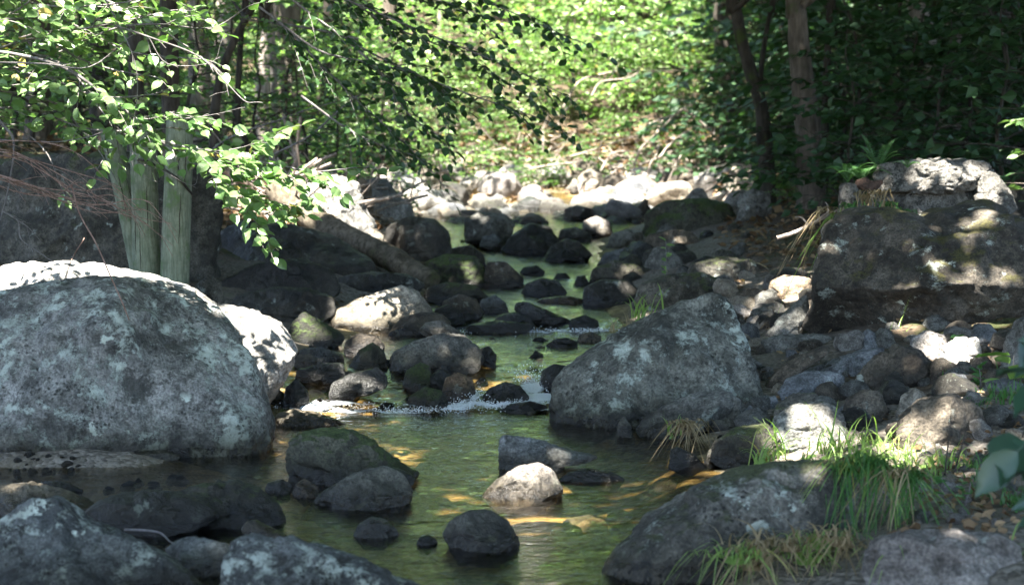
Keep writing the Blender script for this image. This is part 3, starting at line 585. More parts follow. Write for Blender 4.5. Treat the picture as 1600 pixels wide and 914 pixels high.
 ('rock', 372, .9, 'pink', '905,368 912,345 932,337 952,346 962,368', 'brown rounded rock with a pale sunny patch', UP, {}),
 ('rock', 378, .9, 'grey', '868,376 876,358 900,354 924,366 926,378', 'grey stone with a pink corner below the black block stone', UP, {}),
 ('rock', 386, .9, 'grey', '946,382 956,364 980,358 1004,362 1008,382', 'flat grey green rock right of the brown rounded rock', UP, {}),
 ('rock', 412, .9, 'blue', '930,410 945,394 990,386 1010,396 1000,412', 'slanting slate stone above the stubby dark boulder', UP, {}),
 ('boulder', 440, .85, 'moss', '918,438 926,418 960,406 990,412 1030,424 1038,440', 'stubby dark boulder with a pale patch by the channel', UP, {}),
 ('boulder', 478, .85, 'dark', '908,474 912,448 940,436 985,438 1000,456 985,478', 'dark low boulder against the right edge of the stream', UP, {}),
 ('boulder', 478, .85, 'moss', '984,474 1000,442 1040,428 1100,425 1132,440 1146,474', 'broad dark mossy boulder behind the triangular one', UP, {}),
 ('boulder', 440, .85, 'moss', '1068,438 1078,412 1120,400 1170,404 1206,420 1206,440', 'dark low boulder with ochre moss on the shaded right bank', UP, {}),
 ('boulder', 362, .9, 'green', '1002,360 1008,330 1040,312 1100,309 1142,318 1152,345 1140,366', 'blocky mossy boulder below the tangle of dead branches', UP, {}),
 ('rock', 388, .9, 'umber', '1000,384 1012,366 1050,358 1080,362 1096,376 1060,390', 'flat brown ledge stone before the blocky mossy boulder', UP, {}),
 ('rock', 345, .9, 'grey', '1148,344 1156,306 1176,294 1204,302 1208,344', 'pale lichen rock at the foot of the crooked dark tree', UP, {}),
 ('rock', 466, .9, 'rust', '1198,462 1204,438 1226,429 1268,434 1270,462 1230,470', 'orange brown sunlit rock left of the ledge boulder', UP, {}),
 ('rock', 482, .9, 'umber', '1142,478 1150,456 1180,449 1206,460 1206,480', 'round grey rock behind the peak of the triangular boulder', UP, {}),
 ('rock', 502, .9, 'pink', '1138,500 1142,478 1158,474 1174,484 1176,502', 'small brown stone touching the back of the triangular boulder', UP, {}),
 ('rock', 506, .9, 'grey', '1166,504 1176,482 1206,478 1222,492 1216,508', 'grey cobble between the leaning slab and the triangular boulder', UP, {}),
 # ---- left bank behind
 ('boulder', 480, .5, 'moss', '-100,480 -100,256 40,240 200,236 318,256 350,305 346,410 330,480', 'tall flat faced mossy boulder like a wall behind the wooden posts', FS, dict(p=3.6, lean=.1, y=16.9, wl=False)),
 ('boulder', 470, .8, 'dark', '305,455 326,375 370,342 440,346 520,366 580,402 606,440 560,470 400,475', 'dark overhanging boulder below the fallen log', FS, dict(lean=0, y=18.5, wl=False, brow=(.62, .9, .5))),
 ('boulder', 478, .8, 'dark', '322,474 346,436 400,410 470,402 524,424 536,462 450,480', 'black boulder in the hollow under the overhanging one', FS, dict(y=16.6, wl=False)),
 ('rock', 470, .8, 'moss', '296,470 304,446 326,428 346,440 352,470', 'dark stone wedged at the foot of the wooden posts', FS, dict(y=15.2, wl=False)),
 ('rock', 462, .9, 'dark', '518,456 530,430 580,424 640,428 668,446 640,464', 'black flat rock under the low end of the fallen log', FS, {}),
 ('boulder', 370, .9, 'pale', '436,350 446,304 480,279 532,274 562,285 572,325 590,352 560,375', 'sunlit pale boulder behind the upper end of the fallen log', FS, {}),
 ('rock', 335, .9, 'rust', '548,330 552,285 566,276 580,290 586,330', 'yellow stained upright stone beside the sunlit pale boulder', FS, {}),
 ('rock', 345, .9, 'pale', '580,342 586,312 610,304 640,312 652,340', 'pale round rock right of the yellow stained stone', FS, {}),
 ('rock', 380, .9, 'tan', '560,378 566,362 585,356 600,368 602,380', 'small white topped stone below the sunlit pale boulder', FS, {}),
]
for name, base, thick, kind, poly, label, grp, kw in ROCKS:
    rock(name, base, thick, kind, poly, label, group=grp, **kw)

# concrete remains on the ledge boulder
rock('concrete_block', 291, .8, 'concrete', '1362,288 1364,262 1378,252 1440,247 1536,248 1557,264 1566,282 1500,288 1440,290', 'rough broken concrete cap slab on top of the ledge boulder', 'concrete block', y=14.75, lean=.1, p=5, facets=5, wl=False, rough=1.2)
rock('concrete_block', 332, .9, 'concrete', '1518,330 1524,280 1545,266 1560,272 1582,302 1590,326 1560,336', 'crumbling sunlit end of the concrete, right of the cap slab', 'concrete block', y=14.6, lean=.3, p=3, facets=5, wl=False, rough=1.5)
rock('concrete_block', 338, .7, 'concrete', '1352,342 1356,282 1400,270 1500,268 1548,300 1556,338 1430,346', 'shadowed concrete course under the broken cap slab', 'concrete block', y=14.9, lean=0, p=5, facets=5, wl=False)
rock('concrete_block', 338, .8, 'concrete', '1308,334 1311,290 1320,285 1346,287 1350,334', 'small squared concrete lump with rusty metal on top', 'concrete block', y=14.6, lean=.05, p=5, facets=6, wl=False)
rock('rusty_bracket', 292, .6, 'iron', '1334,291 1338,281 1352,277 1364,283 1380,280 1380,289 1360,293', 'bent rusty brown metal plate lying on the small concrete lump', 'scrap metal', y=14.55, p=4, facets=8, wl=False)

# ---- loose stones: prototypes, then copies
protos = []
for i in range(8):
    rg = np.random.default_rng(500 + i); a, b = rg.uniform(.75, 1.1), rg.uniform(.5, .75); ph = rg.uniform(0, 6)
    rad = lambda q, a=a, b=b, ph=ph: 1 / np.sqrt((np.cos(q) / a) ** 2 + (np.sin(q) / b) ** 2) * (1 + .10 * np.sin(3 * q + ph))
    V, F = rock_shape(rad, 2 * a, 2 * b, rg.uniform(1.3, 1.9), 900 + i, 0, 2.5, 1.1, 8, 4)
    protos.append(mesh_of('stone', V, F, MR['pebble']))
def strew(n, box, size, mats, label, group, cat='stone', name='stone', sink=.25, seed=1, avoid=None):
    rg = np.random.default_rng(seed); cache = {}
    for k in range(n):
        px = rg.uniform(box[0], box[1]); row = rg.uniform(box[2], box[3]); 
        if avoid and avoid[0] < px < avoid[1] and row > avoid[2]: continue
        c = contact(px, row); s = size[0] * (size[1] / size[0]) ** rg.random(); mt = mats[rg.integers(len(mats))]; pi = int(rg.integers(8))
        if (pi, mt) not in cache:
            me = protos[pi].copy(); me.materials.clear(); me.materials.append(MR[mt]); cache[pi, mt] = me
        o = bpy.data.objects.new(name, cache[pi, mt]); COL.objects.link(o); xl, xr = edges(c[1])
        o['waterline'] = float(zw(c[1])) if xl - .2 < c[0] < xr + .2 else -9.0
        o.location = (c[0], c[1] + s * .5, max(gz(c[0], c[1]), c[2] - .6 * s) + s * (.5 - sink)); o.scale = (s, s * rg.uniform(.8, 1.2), s * rg.uniform(.75, 1.1)); o.rotation_euler = (rg.normal() * .25, rg.normal() * .25, rg.uniform(0, 6.28))
        tag(o, label, cat, group)
strew(170, (1120, 1600, 500, 690), (.03, .15), ['pebble', 'blue', 'umber', 'grey', 'tan', 'umber', 'dark', 'grey'], 'small rounded cobble among the bigger stones of the right bank', 'cobbles of the right bank', 'cobble', 'cobble', seed=3)
strew(45, (1420, 1600, 690, 830), (.018, .055), ['pebble', 'pink', 'grey', 'tan'], 'pebble on the bare soil right of the drooping grass', 'pebbles by the drooping grass', 'pebble', 'pebble', seed=4)
strew(40, (1130, 1290, 430, 520), (.05, .17), ['pebble', 'grey', 'dark', 'tan'], 'cobble in the gap behind the triangular boulder', 'cobbles behind the triangular boulder', 'cobble', 'cobble', seed=5)
strew(125, (570, 1170, 284, 335), (.10, .62), ['pale', 'tan', 'tan', 'pebble', 'umber', 'pink'], 'sun bleached stone on the bright bar at the head of the stream', 'bleached stones at the head of the stream', seed=6)
strew(50, (640, 1200, 330, 440), (.08, .24), ['dark', 'grey', 'wet', 'moss'], 'dark stone in the shaded upper stream', 'dark stones of the upper stream', seed=7, avoid=(735, 935, 372))
strew(34, (-20, 130, 712, 745), (.012, .04), ['pebble', 'tan', 'blue', 'grey'], 'small pebble on the sand bar at the left', 'pebbles on the sand bar', 'pebble', 'pebble', seed=8)
strew(10, (150, 300, 740, 765), (.03, .06), ['wet', 'dark'], 'black pebble in the shallow water off the sand bar', 'wet pebbles off the sand bar', 'pebble', 'pebble', seed=9)
strew(46, (440, 860, 505, 640), (.04, .12), ['tan', 'rust', 'wet', 'dark'], 'brown stone between the rocks of the rapids', 'small stones in the rapids', seed=10)
strew(26, (430, 700, 300, 345), (.12, .30), ['pale', 'tan', 'moss', 'grey'], 'dappled stone on the left bank beyond the fallen log', 'stones beyond the fallen log', seed=12)
strew(74, (690, 1030, 318, 352), (.16, .5), ['dark', 'grey', 'tan', 'wet', 'blue'], 'mid sized stone crowding the head of the upper stream', 'stones crowding the head of the stream', seed=14, sink=.3)
rg = np.random.default_rng(15)                                   # stones on the bed, seen through the water
for k in range(60):
    px, row = rg.uniform(60, 1120), rg.uniform(655, 910); q = contact(px, row)
    if gz(q[0], q[1]) > -.06: continue
    s = rg.uniform(.05, .12); me = protos[k % 8].copy(); me.materials.clear(); me.materials.append(MR[['tan', 'pebble', 'rust', 'grey'][k % 4]])
    o = bpy.data.objects.new('bed_stone', me); COL.objects.link(o); o.location = (q[0], q[1], gz(q[0], q[1]) + .1 * s); o.scale = (s, s, s * .7); o.rotation_euler[2] = rg.uniform(0, 6); o['waterline'] = -9.0
    tag(o, 'drowned brown stone on the bed of the near pool', 'stone', 'drowned stones of the near pool')
# ------------------------------------------------------------------ twigs with leaves
def spray(tw, lf, path, r0, n_twig, tl, leaf, rg, near=False, wf=1.0, droop=.25, gap=.75, up=(0, 0, 1), start=.15, tilt=.45, bare=0.0, bias=None):
    """main twig along path (tw collects wood, lf leaves); side twigs alternate in a flat spray"""
    path = smooth_path(path, 5); m = len(path); tube(tw, path, np.linspace(r0, r0 * .3, m), 5, cap=False)
    L = np.concatenate([[0], np.cumsum(np.linalg.norm(np.diff(path, axis=0), axis=1))]); tot = L[-1]; up = np.array(up, float)
    ev = lambda t: np.array([np.interp(t * tot, L, path[:, k]) for k in range(3)])
    P, D, N, S = [], [], [], []
    for q in range(n_twig + 1):
        t = start + (1 - start) * (q + rg.uniform(-.3, .3)) / n_twig if q < n_twig else 1.0
        t = min(max(t, 0), 1); b = ev(t); d = ev(min(t + .04, 1)) - ev(max(t - .04, 0)); d /= np.linalg.norm(d) + 1e-9
        s = np.cross(d, up); s /= np.linalg.norm(s) + 1e-9; s *= 1 if q % 2 else -1
        dr = d * .65 + s * rg.uniform(.5, 1.0) + up * rg.normal() * .18 if q < n_twig else d.copy()
        dr += rg.normal(size=3) * .12; dr /= np.linalg.norm(dr); ln = tl * rg.uniform(.55, 1.2) * (1 - .45 * t)
        k = 6; pts = [b + dr * ln * u - np.array([0, 0, 1]) * droop * ln * u * u for u in np.linspace(0, 1, k)]
        tube(tw, pts, np.linspace(max(r0 * .4, .0018), .0012, k), 4, cap=False); pts = np.array(pts)
        if rg.random() < bare: continue
        nn = max(2, int(ln / (leaf * gap))); pn = np.cross(dr, s if q < n_twig else np.cross(d, up)); pn = pn * np.sign(pn[2] + 1e-9)
        for j in range(nn + 1):
            u = (j + .6) / (nn + .6) if j < nn else 1.0; u = min(u, 1); f = u * (k - 1); i0 = min(int(f), k - 2); p = pts[i0] + (pts[i0 + 1] - pts[i0]) * (f - i0)
            side = np.cross(dr, up); side /= np.linalg.norm(side) + 1e-9; side *= 1 if j % 2 else -1
            ld = dr * .55 + side * .85 + rg.normal(size=3) * .22 - np.array([0, 0, .25]) if j < nn else dr + rg.normal(size=3) * .15 - np.array([0, 0, .2])
            P.append(p); D.append(ld); N.append(up + rg.normal(size=3) * tilt + (0 if bias is None else np.array(bias))); S.append(leaf * rg.uniform(.6, 1.15))
    if P: leaves(lf, np.array(P), np.array(D), np.array(N), np.array(S), wf * rg.uniform(.85, 1.15, len(P)), np.clip(rg.normal(.5, .22, len(P)), 0, 1), near)

def sapling_meshes(H, seed, leaf=.11, nb=11, spread=.55, wf=1.0, lowest=.18, near=False, nt=6):
    """a young tree in layers, base at the origin"""
    rg = np.random.default_rng(seed); st, lf = Acc(), Acc()
    bend = rg.normal(size=2) * .12 * H; z = np.linspace(0, 1, 7)
    stem = np.stack([bend[0] * z ** 2 + rg.normal(size=7) * .012 * H, bend[1] * z ** 2 + rg.normal(size=7) * .012 * H, z * H], 1); stem[0] = 0
    tube(st, smooth_path(stem, 3), np.linspace(.011 * H, .003 * H, 19), 6)
    for k in range(nb):
        t = lowest + (1 - lowest) * (k + rg.random() * .6) / nb; b = np.array([np.interp(t, z, stem[:, i]) for i in range(3)]); a = k * 2.4 + rg.normal() * .3
        ln = H * spread * (1.05 - .75 * t) * rg.uniform(.75, 1.2); d = np.array([math.cos(a), math.sin(a), rg.uniform(.05, .45)])
        path = [b, b + d * ln * .5, b + d * ln * np.array([1, 1, .55])]
        spray(st, lf, path, .006 * H * (1.1 - t), nt, ln * .55, leaf, rg, near, wf, .2, .8, tilt=.5)
    return st, lf
def sapling(name, H, seed, lm, bm_='dark', **kw):
    st, lf = sapling_meshes(H, seed, **kw); e = empty(name, (0, 0, 0))
    V, F, T = st.out(); st.build('stem', MB[bm_], e); lf.build('foliage', ML[lm], e, smooth=False); return e
def plant_at(proto, px, row, y, rz, sc, label, group, cat='sapling', first=False, zoff=-.03):
    p = at(px, row, y); z = gz(p[0], y) if -14 < p[0] < 14 and y < 72 else float(ground(p[0], y, False))
    loc = (p[0], y, z + zoff)
    if first:
        proto.location = loc; proto.rotation_euler[2] = rz; proto.scale = (sc,) * 3; return tag(proto, label, cat, group)
    o = dup(proto, loc, rz, sc, label, group); o['category'] = cat; return o

USED = set()
def put(proto, *a, **k):
    f = proto.name not in USED; USED.add(proto.name); return plant_at(proto, *a, first=f, **k)

# bright bushes in the clearing at the head of the stream
RB_ = np.random.default_rng(77)
bush = [sapling('bright_bush', 2.2, 40 + i, 'palegreen' if i % 2 else 'bright', 'brown', leaf=.16, nb=22, spread=.62, lowest=.04, nt=8) for i in range(4)]
GB = 'bright bushes in the clearing'
spots = [(560, 44, .8), (640, 43.5, .75), (700, 45, .9), (752, 44, .8), (800, 46, 1.0), (845, 45, .95), (892, 44.5, 1.0), (930, 46.5, 1.2), (968, 44.5, 1.0), (1005, 45.5, 1.0), (1050, 46, .9), (1090, 47, 1.1),
         (660, 48, 1.3), (730, 49, 1.3), (790, 50, 1.4), (850, 51, 1.5), (905, 50, 1.5), (960, 51, 1.6), (1010, 50, 1.4), (1070, 51, 1.4), (1120, 50, 1.2), (1150, 46, .8), (600, 47, 1.1), (540, 49, 1.3), (480, 46, 1.0)]
for i, (px, y, s) in enumerate(spots):
    y = 45.6 + (y - 43.5) * .9
    put(bush[i % 4], px, 250, y, RB_.uniform(0, 6.28), s * RB_.uniform(.9, 1.1), 'pale sunlit bush in the bright clearing beyond the head of the stream', GB, cat='bush')
# taller young trees behind them
yt = [sapling('young_tree', 6.0, 60 + i, 'bright' if i % 2 else 'far', 'brown', leaf=.22, nb=26, spread=.38, lowest=.06, nt=9) for i in range(4)]
GY = 'young trees behind the clearing'
for i in range(34):
    y = RB_.uniform(55, 70); px = RB_.uniform(330, 1330) if i % 4 else RB_.uniform(760, 1120)
    put(yt[i % 4], px, 250, y, RB_.uniform(0, 6.28), RB_.uniform(.75, 1.5), 'tall leafy young tree on the slope behind the bright bushes', GY, cat='young tree')

# left wood: saplings catching light between the trunks
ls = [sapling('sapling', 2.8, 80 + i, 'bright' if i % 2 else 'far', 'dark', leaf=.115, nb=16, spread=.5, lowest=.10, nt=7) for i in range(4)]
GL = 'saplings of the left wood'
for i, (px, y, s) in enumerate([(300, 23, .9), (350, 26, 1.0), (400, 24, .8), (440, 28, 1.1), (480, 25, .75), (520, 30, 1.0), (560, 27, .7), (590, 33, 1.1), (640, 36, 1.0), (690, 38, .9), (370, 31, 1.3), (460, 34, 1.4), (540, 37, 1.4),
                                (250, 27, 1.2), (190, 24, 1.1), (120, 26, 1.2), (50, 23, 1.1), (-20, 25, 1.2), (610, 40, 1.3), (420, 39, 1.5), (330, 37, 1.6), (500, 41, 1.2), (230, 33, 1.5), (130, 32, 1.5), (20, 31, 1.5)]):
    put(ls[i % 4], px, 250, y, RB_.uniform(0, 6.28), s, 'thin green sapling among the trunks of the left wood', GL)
# right wood: broad leaved undergrowth in deep shade
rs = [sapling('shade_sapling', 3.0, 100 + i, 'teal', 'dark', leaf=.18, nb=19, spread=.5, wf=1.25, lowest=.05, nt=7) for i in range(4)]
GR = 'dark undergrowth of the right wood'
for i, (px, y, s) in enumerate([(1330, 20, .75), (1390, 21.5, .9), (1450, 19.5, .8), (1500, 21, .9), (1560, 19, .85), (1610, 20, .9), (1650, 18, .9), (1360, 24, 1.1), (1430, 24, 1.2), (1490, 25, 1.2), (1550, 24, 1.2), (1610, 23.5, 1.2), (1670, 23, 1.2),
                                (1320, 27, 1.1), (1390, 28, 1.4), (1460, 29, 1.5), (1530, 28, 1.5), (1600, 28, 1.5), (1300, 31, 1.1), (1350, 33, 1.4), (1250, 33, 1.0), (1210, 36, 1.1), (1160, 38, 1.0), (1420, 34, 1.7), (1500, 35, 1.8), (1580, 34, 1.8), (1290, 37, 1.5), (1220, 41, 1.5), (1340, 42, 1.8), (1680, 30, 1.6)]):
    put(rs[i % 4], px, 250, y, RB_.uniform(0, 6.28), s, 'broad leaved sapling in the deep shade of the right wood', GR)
for i in range(44):
    y = RB_.uniform(36, 60); px = RB_.uniform(-150, 640)
    put(yt[i % 4], px, 250, y, RB_.uniform(0, 6.28), RB_.uniform(.5, 1.0), 'leafy young tree far back among the trunks of the left wood', 'young trees of the left wood', cat='young tree')
for i in range(24):
    y = RB_.uniform(38, 58); px = RB_.uniform(1150, 1750)
    put(rs[i % 4], px, 250, y, RB_.uniform(0, 6.28), RB_.uniform(1.6, 2.6), 'tall dark young tree far back in the right wood', 'young trees of the right wood', cat='young tree')
# low green weeds on the shaded right bank and the sunny far bank
wd = [sapling('leafy_weed', .6, 120 + i, 'far', 'brown', leaf=.085, nb=8, spread=.6, lowest=.1, nt=3) for i in range(3)]
GW = 'leafy weeds at the foot of the far banks'
for i in range(120):
    px = RB_.uniform(470, 1250); y = RB_.uniform(41, 46) if px > 640 else RB_.uniform(26, 42)
    put(wd[i % 3], px, 250, y, RB_.uniform(0, 6.28), RB_.uniform(.6, 1.5), 'low leafy weed on the sunny ground at the foot of the bushes', GW, cat='weed')
for i in range(22):
    px = RB_.uniform(1130, 1330); y = RB_.uniform(22.5, 30)
    put(wd[i % 3], px, 250, y, RB_.uniform(0, 6.28), RB_.uniform(.5, 1.2), 'low green weed on the shaded bank around the crooked dark tree', 'weeds around the crooked tree', cat='weed')

# ------------------------------------------------------------------ trees: trunk, limbs, high crown
TREES = []
def tree(name, px, y, wpx, top, bark, label, H=13.0, lean=(0, 0), kinks=None, group=None, limbs=3, cat='tree', seed=0):
    """px: where the trunk meets the ground line; wpx: its width in photo pixels; crown is filled in below"""
    p = at(px, 250, y); base = np.array([p[0], y, (gz(p[0], y) if abs(p[0]) < 14 and y < 72 else float(ground(p[0], y, False))) - .15]); r = wpx * y / FPX / 2; rg = np.random.default_rng(seed + int(px * 7 + y))
    e = empty(name, base); zz = np.linspace(0, 1, 9); pts = base + np.stack([lean[0] * zz + rg.normal(size=9) * r * .35, lean[1] * zz + rg.normal(size=9) * r * .35, zz * H], 1); pts[0] = base
    if kinks: pts = np.array([base] + [at(a, b, y) for a, b in kinks] + [at(kinks[-1][0], kinks[-1][1], y) + np.array([lean[0], lean[1], max(1.0, H - 5)])])
    sp = smooth_path(pts, 8); t = np.linspace(0, 1, len(sp)); a = Acc(); tube(a, sp, r * (1 - .6 * t) * (1 + .55 * np.exp(-t * 45)), 14, .10, px); a.build('trunk', MB[bark], e)
    lb = []
    for k in range(limbs):
        i = int(len(sp) * rg.uniform(.55, .92)); d = np.array([rg.normal(), rg.normal(), .7]); d /= np.linalg.norm(d); ln = rg.uniform(1.5, 3.2); q = [sp[i], sp[i] + d * ln * .5, sp[i] + d * ln + np.array([0, 0, .3])]
        b = Acc(); tube(b, smooth_path(q, 4), np.linspace(r * .35, r * .08, 9), 6, .1); b.build('limb', MB[bark], e); lb.append(q[-1])
    TREES.append(dict(e=e, xy=sp[-1][:2] if not kinks else np.array([base[0], y]), acc=Acc()))
    return tag(e, label, cat, group)
GT, GTR = 'trunks of the left wood', 'trunks of the right wood'
tree('tree', 270, 20.5, 30, 0, 'dark', 'dark straight trunk rising behind the wooden posts', group=GT)
tree('tree', 318, 27, 36, 0, 'pale', 'pale barked trunk just right of the dark straight one', group=GT)
tree('tree', 338, 21.5, 17, 0, 'dark', 'slim dark trunk leaning right at the edge of the left wood', kinks=[(335, 200), (345, 120), (368, 60), (400, 0), (420, -60)], group=GT)
tree('tree', 372, 23, 13, 0, 'dark', 'thin dark sapling trunk with a bent foot in the left wood', kinks=[(383, 215), (372, 190), (374, 100), (382, 0), (386, -80)], group=GT, limbs=1)
tree('tree', 405, 32, 26, 0, 'pale', 'pale grey trunk between two thin dark ones', lean=(.8, 0), group=GT)
tree('tree', 352, 34, 30, 0, 'pale', 'sunlit pale trunk deep in the left wood', group=GT)
tree('tree', 455, 36, 44, 0, 'brown', 'broad grey brown trunk deep in the wood left of the hanging branch', group=GT)
tree('tree', 425, 29, 12, 0, 'pale', 'very slim pale stem in the left wood', group=GT, limbs=1)
tree('tree', 515, 40, 22, 0, 'dark', 'dark distant trunk behind the hanging branch', group=GT)
tree('tree', 605, 46, 26, 0, 'brown', 'grey trunk far back, seen through the hanging branch', group=GT)
tree('tree', 60, 25, 40, 0, 'brown', 'brown trunk behind the leafy branch at the left edge', group=GT)
tree('tree', 165, 28, 34, 0, 'dark', 'dark trunk between the left edge and the posts', group=GT)
tree('tree', 735, 54, 24, 0, 'brown', 'distant trunk above the bright bushes at the left of the clearing', group=GT)
tree('tree', 1262, 23.0, 50, 0, 'brown', 'thick upright rough barked tree beyond the ledge boulder', kinks=[(1268, 300), (1262, 200), (1252, 110), (1246, 20), (1240, -80)], group=GTR, limbs=2)
tree('tree', 1196, 25.5, 30, 0, 'dark', 'crooked dark tree leaning left over the far bank', kinks=[(1200, 290), (1196, 240), (1190, 170), (1172, 110), (1158, 60), (1148, 0), (1140, -70)], group=GTR, limbs=1)
tree('tree', 1203, 26, 11, 0, 'dark', 'thin second stem beside the crooked dark tree', kinks=[(1196, 200), (1188, 130), (1196, 60), (1206, 0), (1210, -70)], group=GTR, limbs=1)
tree('tree', 1288, 24.5, 15, 0, 'dark', 'slender dark trunk just right of the thick rough one', kinks=[(1288, 260), (1291, 130), (1297, 0), (1300, -80)], group=GTR, limbs=1)
tree('tree', 1452, 27, 36, 0, 'pale', 'shaded pale trunk, first of three in the right wood', lean=(-1.0, 0), group=GTR)
tree('tree', 1480, 28.5, 34, 0, 'pale', 'shaded pale trunk, middle one of three in the right wood', lean=(.5, 0), group=GTR)
tree('tree', 1492, 24.5, 33, 0, 'pale', 'shaded birch like trunk with black scars, last of three in the right wood', lean=(-.3, 0), group=GTR)
tree('tree', 1560, 26, 30, 0, 'dark', 'almost black trunk near the right edge of the wood', group=GTR)
tree('tree', 1140, 43, 36, 0, 'dark', 'dark trunk behind the bushes left of the crooked tree', group=GTR)
for px_, y_, w_, l_ in ((690, 52, 8, 'thin grey stem at the left end of the bright bushes'), (835, 55, 9, 'slim dark stem rising behind the middle of the bright bushes'), (918, 53, 8, 'thin pale stem behind the white arching branches'), (1046, 54, 10, 'thin brown stem behind the slim bleached branch'), (775, 58, 12, 'straight dark stem far up the clearing slope on its left'), (968, 57, 9, 'dark thin stem far up the clearing slope near its middle')):
    tree('tree', px_, y_, w_, 0, 'dark' if w_ > 8 else 'pale', l_, group=GTR, limbs=1)
tree('tree', 1095, 56, 22, 0, 'brown', 'distant brown trunk at the right of the clearing', group=GTR)
tree('tree', 1000, 60, 20, 0, 'brown', 'far brown trunk in the middle of the clearing slope', group=GTR)
# trees whose trunks stand beside or behind the viewpoint; their crowns shade the stream
GS = 'shade trees over the stream'
for px_, y_, x_ in ((0, 6, -5.5), (0, 7, 5.2), (0, 1, -6), (0, 0, 5.5), (0, 12, -7.5), (0, 12.5, 6.5), (0, 17, 7.5), (0, 18.5, -9)):
    tree('tree', 800 + x_ * FPX / y_ if y_ else 800, y_ or .01, 0, 0, 'brown', 'tall tree standing outside the photo whose leafy crown shades the stream', group=GS) if False else None
    p = np.array([x_, y_, float(ground(x_, y_, False)) - .1]); e = empty('tree', p); a = Acc(); zz = np.linspace(0, 1, 25)
    tube(a, p + np.stack([.3 * np.sin(zz * 3 + x_), .25 * np.cos(zz * 4 + y_), zz * 12], 1), .2 * (1 - .65 * zz) * (1 + .5 * np.exp(-zz * 40)), 12, .1, x_); a.build('trunk', MB['brown'], e)
    TREES.append(dict(e=e, xy=p[:2], acc=Acc())); tag(e, 'tall tree standing outside the photo whose leafy crown shades the stream', 'tree', GS)

# crowns: leaf clumps high above the frame; open where the photograph shows sun reaching the ground
GAPS = [  (262, 420, 14.6, .2), (280, 330, 14.6, .22), (235, 380, 14.7, .15),   (200, 560, 0, .13), (330, 560, 0, .16), (60, 520, 0, .1), (180, 470, 0, .12), (1080, 500, 0, .10), (1000, 560, 0, .08), (1180, 735, 0, .1),   (1450, 332, 0, .15), (1530, 345, 0, .2), (1555, 300, 0, .28), (1480, 262, 0, .2), (1270, 600, 0, .16), (1400, 560, 0, .14), (1330, 560, 0, .14), (1500, 600, 0, .2), (1440, 650, 0, .15), (1550, 560, 0, .2), (1235, 500, 0, .2), (650, 545, 0, .15), (560, 540, 0, .22), (700, 470, 0, .14), (640, 515, 0, .2), (500, 500, 0, .2), (860, 356, 0, .15), (750, 340, 0, .2), (925, 350, 0, .25), (1010, 430, 0, .12), (1100, 415, 0, .12), (950, 420, 0, .12), (1060, 368, 0, .2), (840, 445, 0, .14), (800, 500, 0, .2), (905, 500, 0, .2), (1290, 745, 0, .16), (1440, 835, 0, .14), (330, 860, 0, .2), (30, 760, 0, .2), (240, 708, 0, .15), (850, 745, 0, .25), (100, 425, 0, .6), (240, 432, 0, .5), (0, 420, 0, .6), (440, 560, 0, .3), (590, 480, 0, .4), (530, 490, 0, .3), (1400, 800, 0, .2),
   # px, row, distance or None for the ground there, radius
 (405, 530, 12.4, .62), (150, 418, 13.2, .75), (20, 418, 13.2, .6), (285, 455, 13.0, .4), (590, 475, 16.2, .5), (540, 500, 15.8, .28), (420, 300, 10.7, .55), (380, 250, 10.7, .5), (450, 260, 10.7, .4), (350, 340, 10.7, .35),
 (90, 60, 11, .4), (220, 120, 11, .35), (40, 270, 11, .35), (130, 300, 11, .35), (835, 745, 9.9, .28), (1300, 690, 9.8, .28), (1400, 715, 9.4, .3), (1220, 700, 9.6, .25), (1450, 255, 14.7, .2), (1560, 430, 14.2, .12), (1480, 395, 14.0, .1),
 (1235, 445, 18.0, .35), (1496, 540, 12.7, .22), (1445, 535, 12.8, .18), (270, 440, 15, .25), (480, 300, 22, .9), (520, 310, 22, .7), (560, 385, 20, .35), (530, 345, 19.5, .3), (930, 350, 30, .35), (860, 640, 12.2, .2), (690, 510, 15.2, .22), (480, 505, 14.5, .25),
 (820, 700, 10.8, .18), (980, 580, 12.2, .12), (1110, 520, 12.3, .16), (220, 520, 11.3, .12), (1250, 730, 8.7, .22), (1480, 830, 7.9, .2), (1000, 495, 12.8, .25), (1420, 515, 13.2, .15), (1080, 665, 11, .12), (730, 440, 21.5, .25), (985, 425, 21, .22), (1045, 312, 32, .5), (650, 330, 31, .8), (1060, 420, 21.5, .15)]
bpy.context.view_layer.update(); DG = bpy.context.evaluated_depsgraph_get()
def seen(px, row):
    d_ = Vector(ray(px, row)).normalized(); ok_, loc, *_r = SC.ray_cast(DG, Vector((0, 0, CAMZ)), d_); return np.array(loc) if ok_ else contact(px, row)
RC = np.random.default_rng(5); NC = 7600
C = np.stack([RC.uniform(-13, 15, NC), RC.uniform(-7, 41, NC), RC.uniform(7.2, 12.0, NC)], 1)
def shade(n, x0, x1, y0, y1, z): return np.stack([RC.uniform(x0, x1, n), RC.uniform(y0, y1, n), np.full(n, z)], 1) + SUN[None] * (RC.uniform(6.8, 11.5, n) / SUN[2])[:, None]
C = np.vstack([C, shade(650, -4.2, -1.2, 9.6, 11.4, .5), shade(450, .1, 1.7, 11, 12.6, .4), shade(700, -4, 1.8, 5.5, 8.6, .2), shade(600, -5, -1.6, 14.2, 19, .8), shade(1100, -2.5, 3.5, 18, 31, .6), shade(500, 3, 9, 17, 30, 2), shade(800, -2.9, .7, 14.3, 15.9, 2.4), shade(160, 1.0, 2.0, 5.1, 6.1, .6), shade(1500, -19, -3.2, 34, 60, 5), shade(700, -9, -2.4, 21, 34, 2), shade(700, 4.6, 16, 36, 58, 5), shade(110, -3, 5, 36, 50, 1.6)]); NC = len(C)  # extra unseen crown clumps, added to cast shade on chosen places
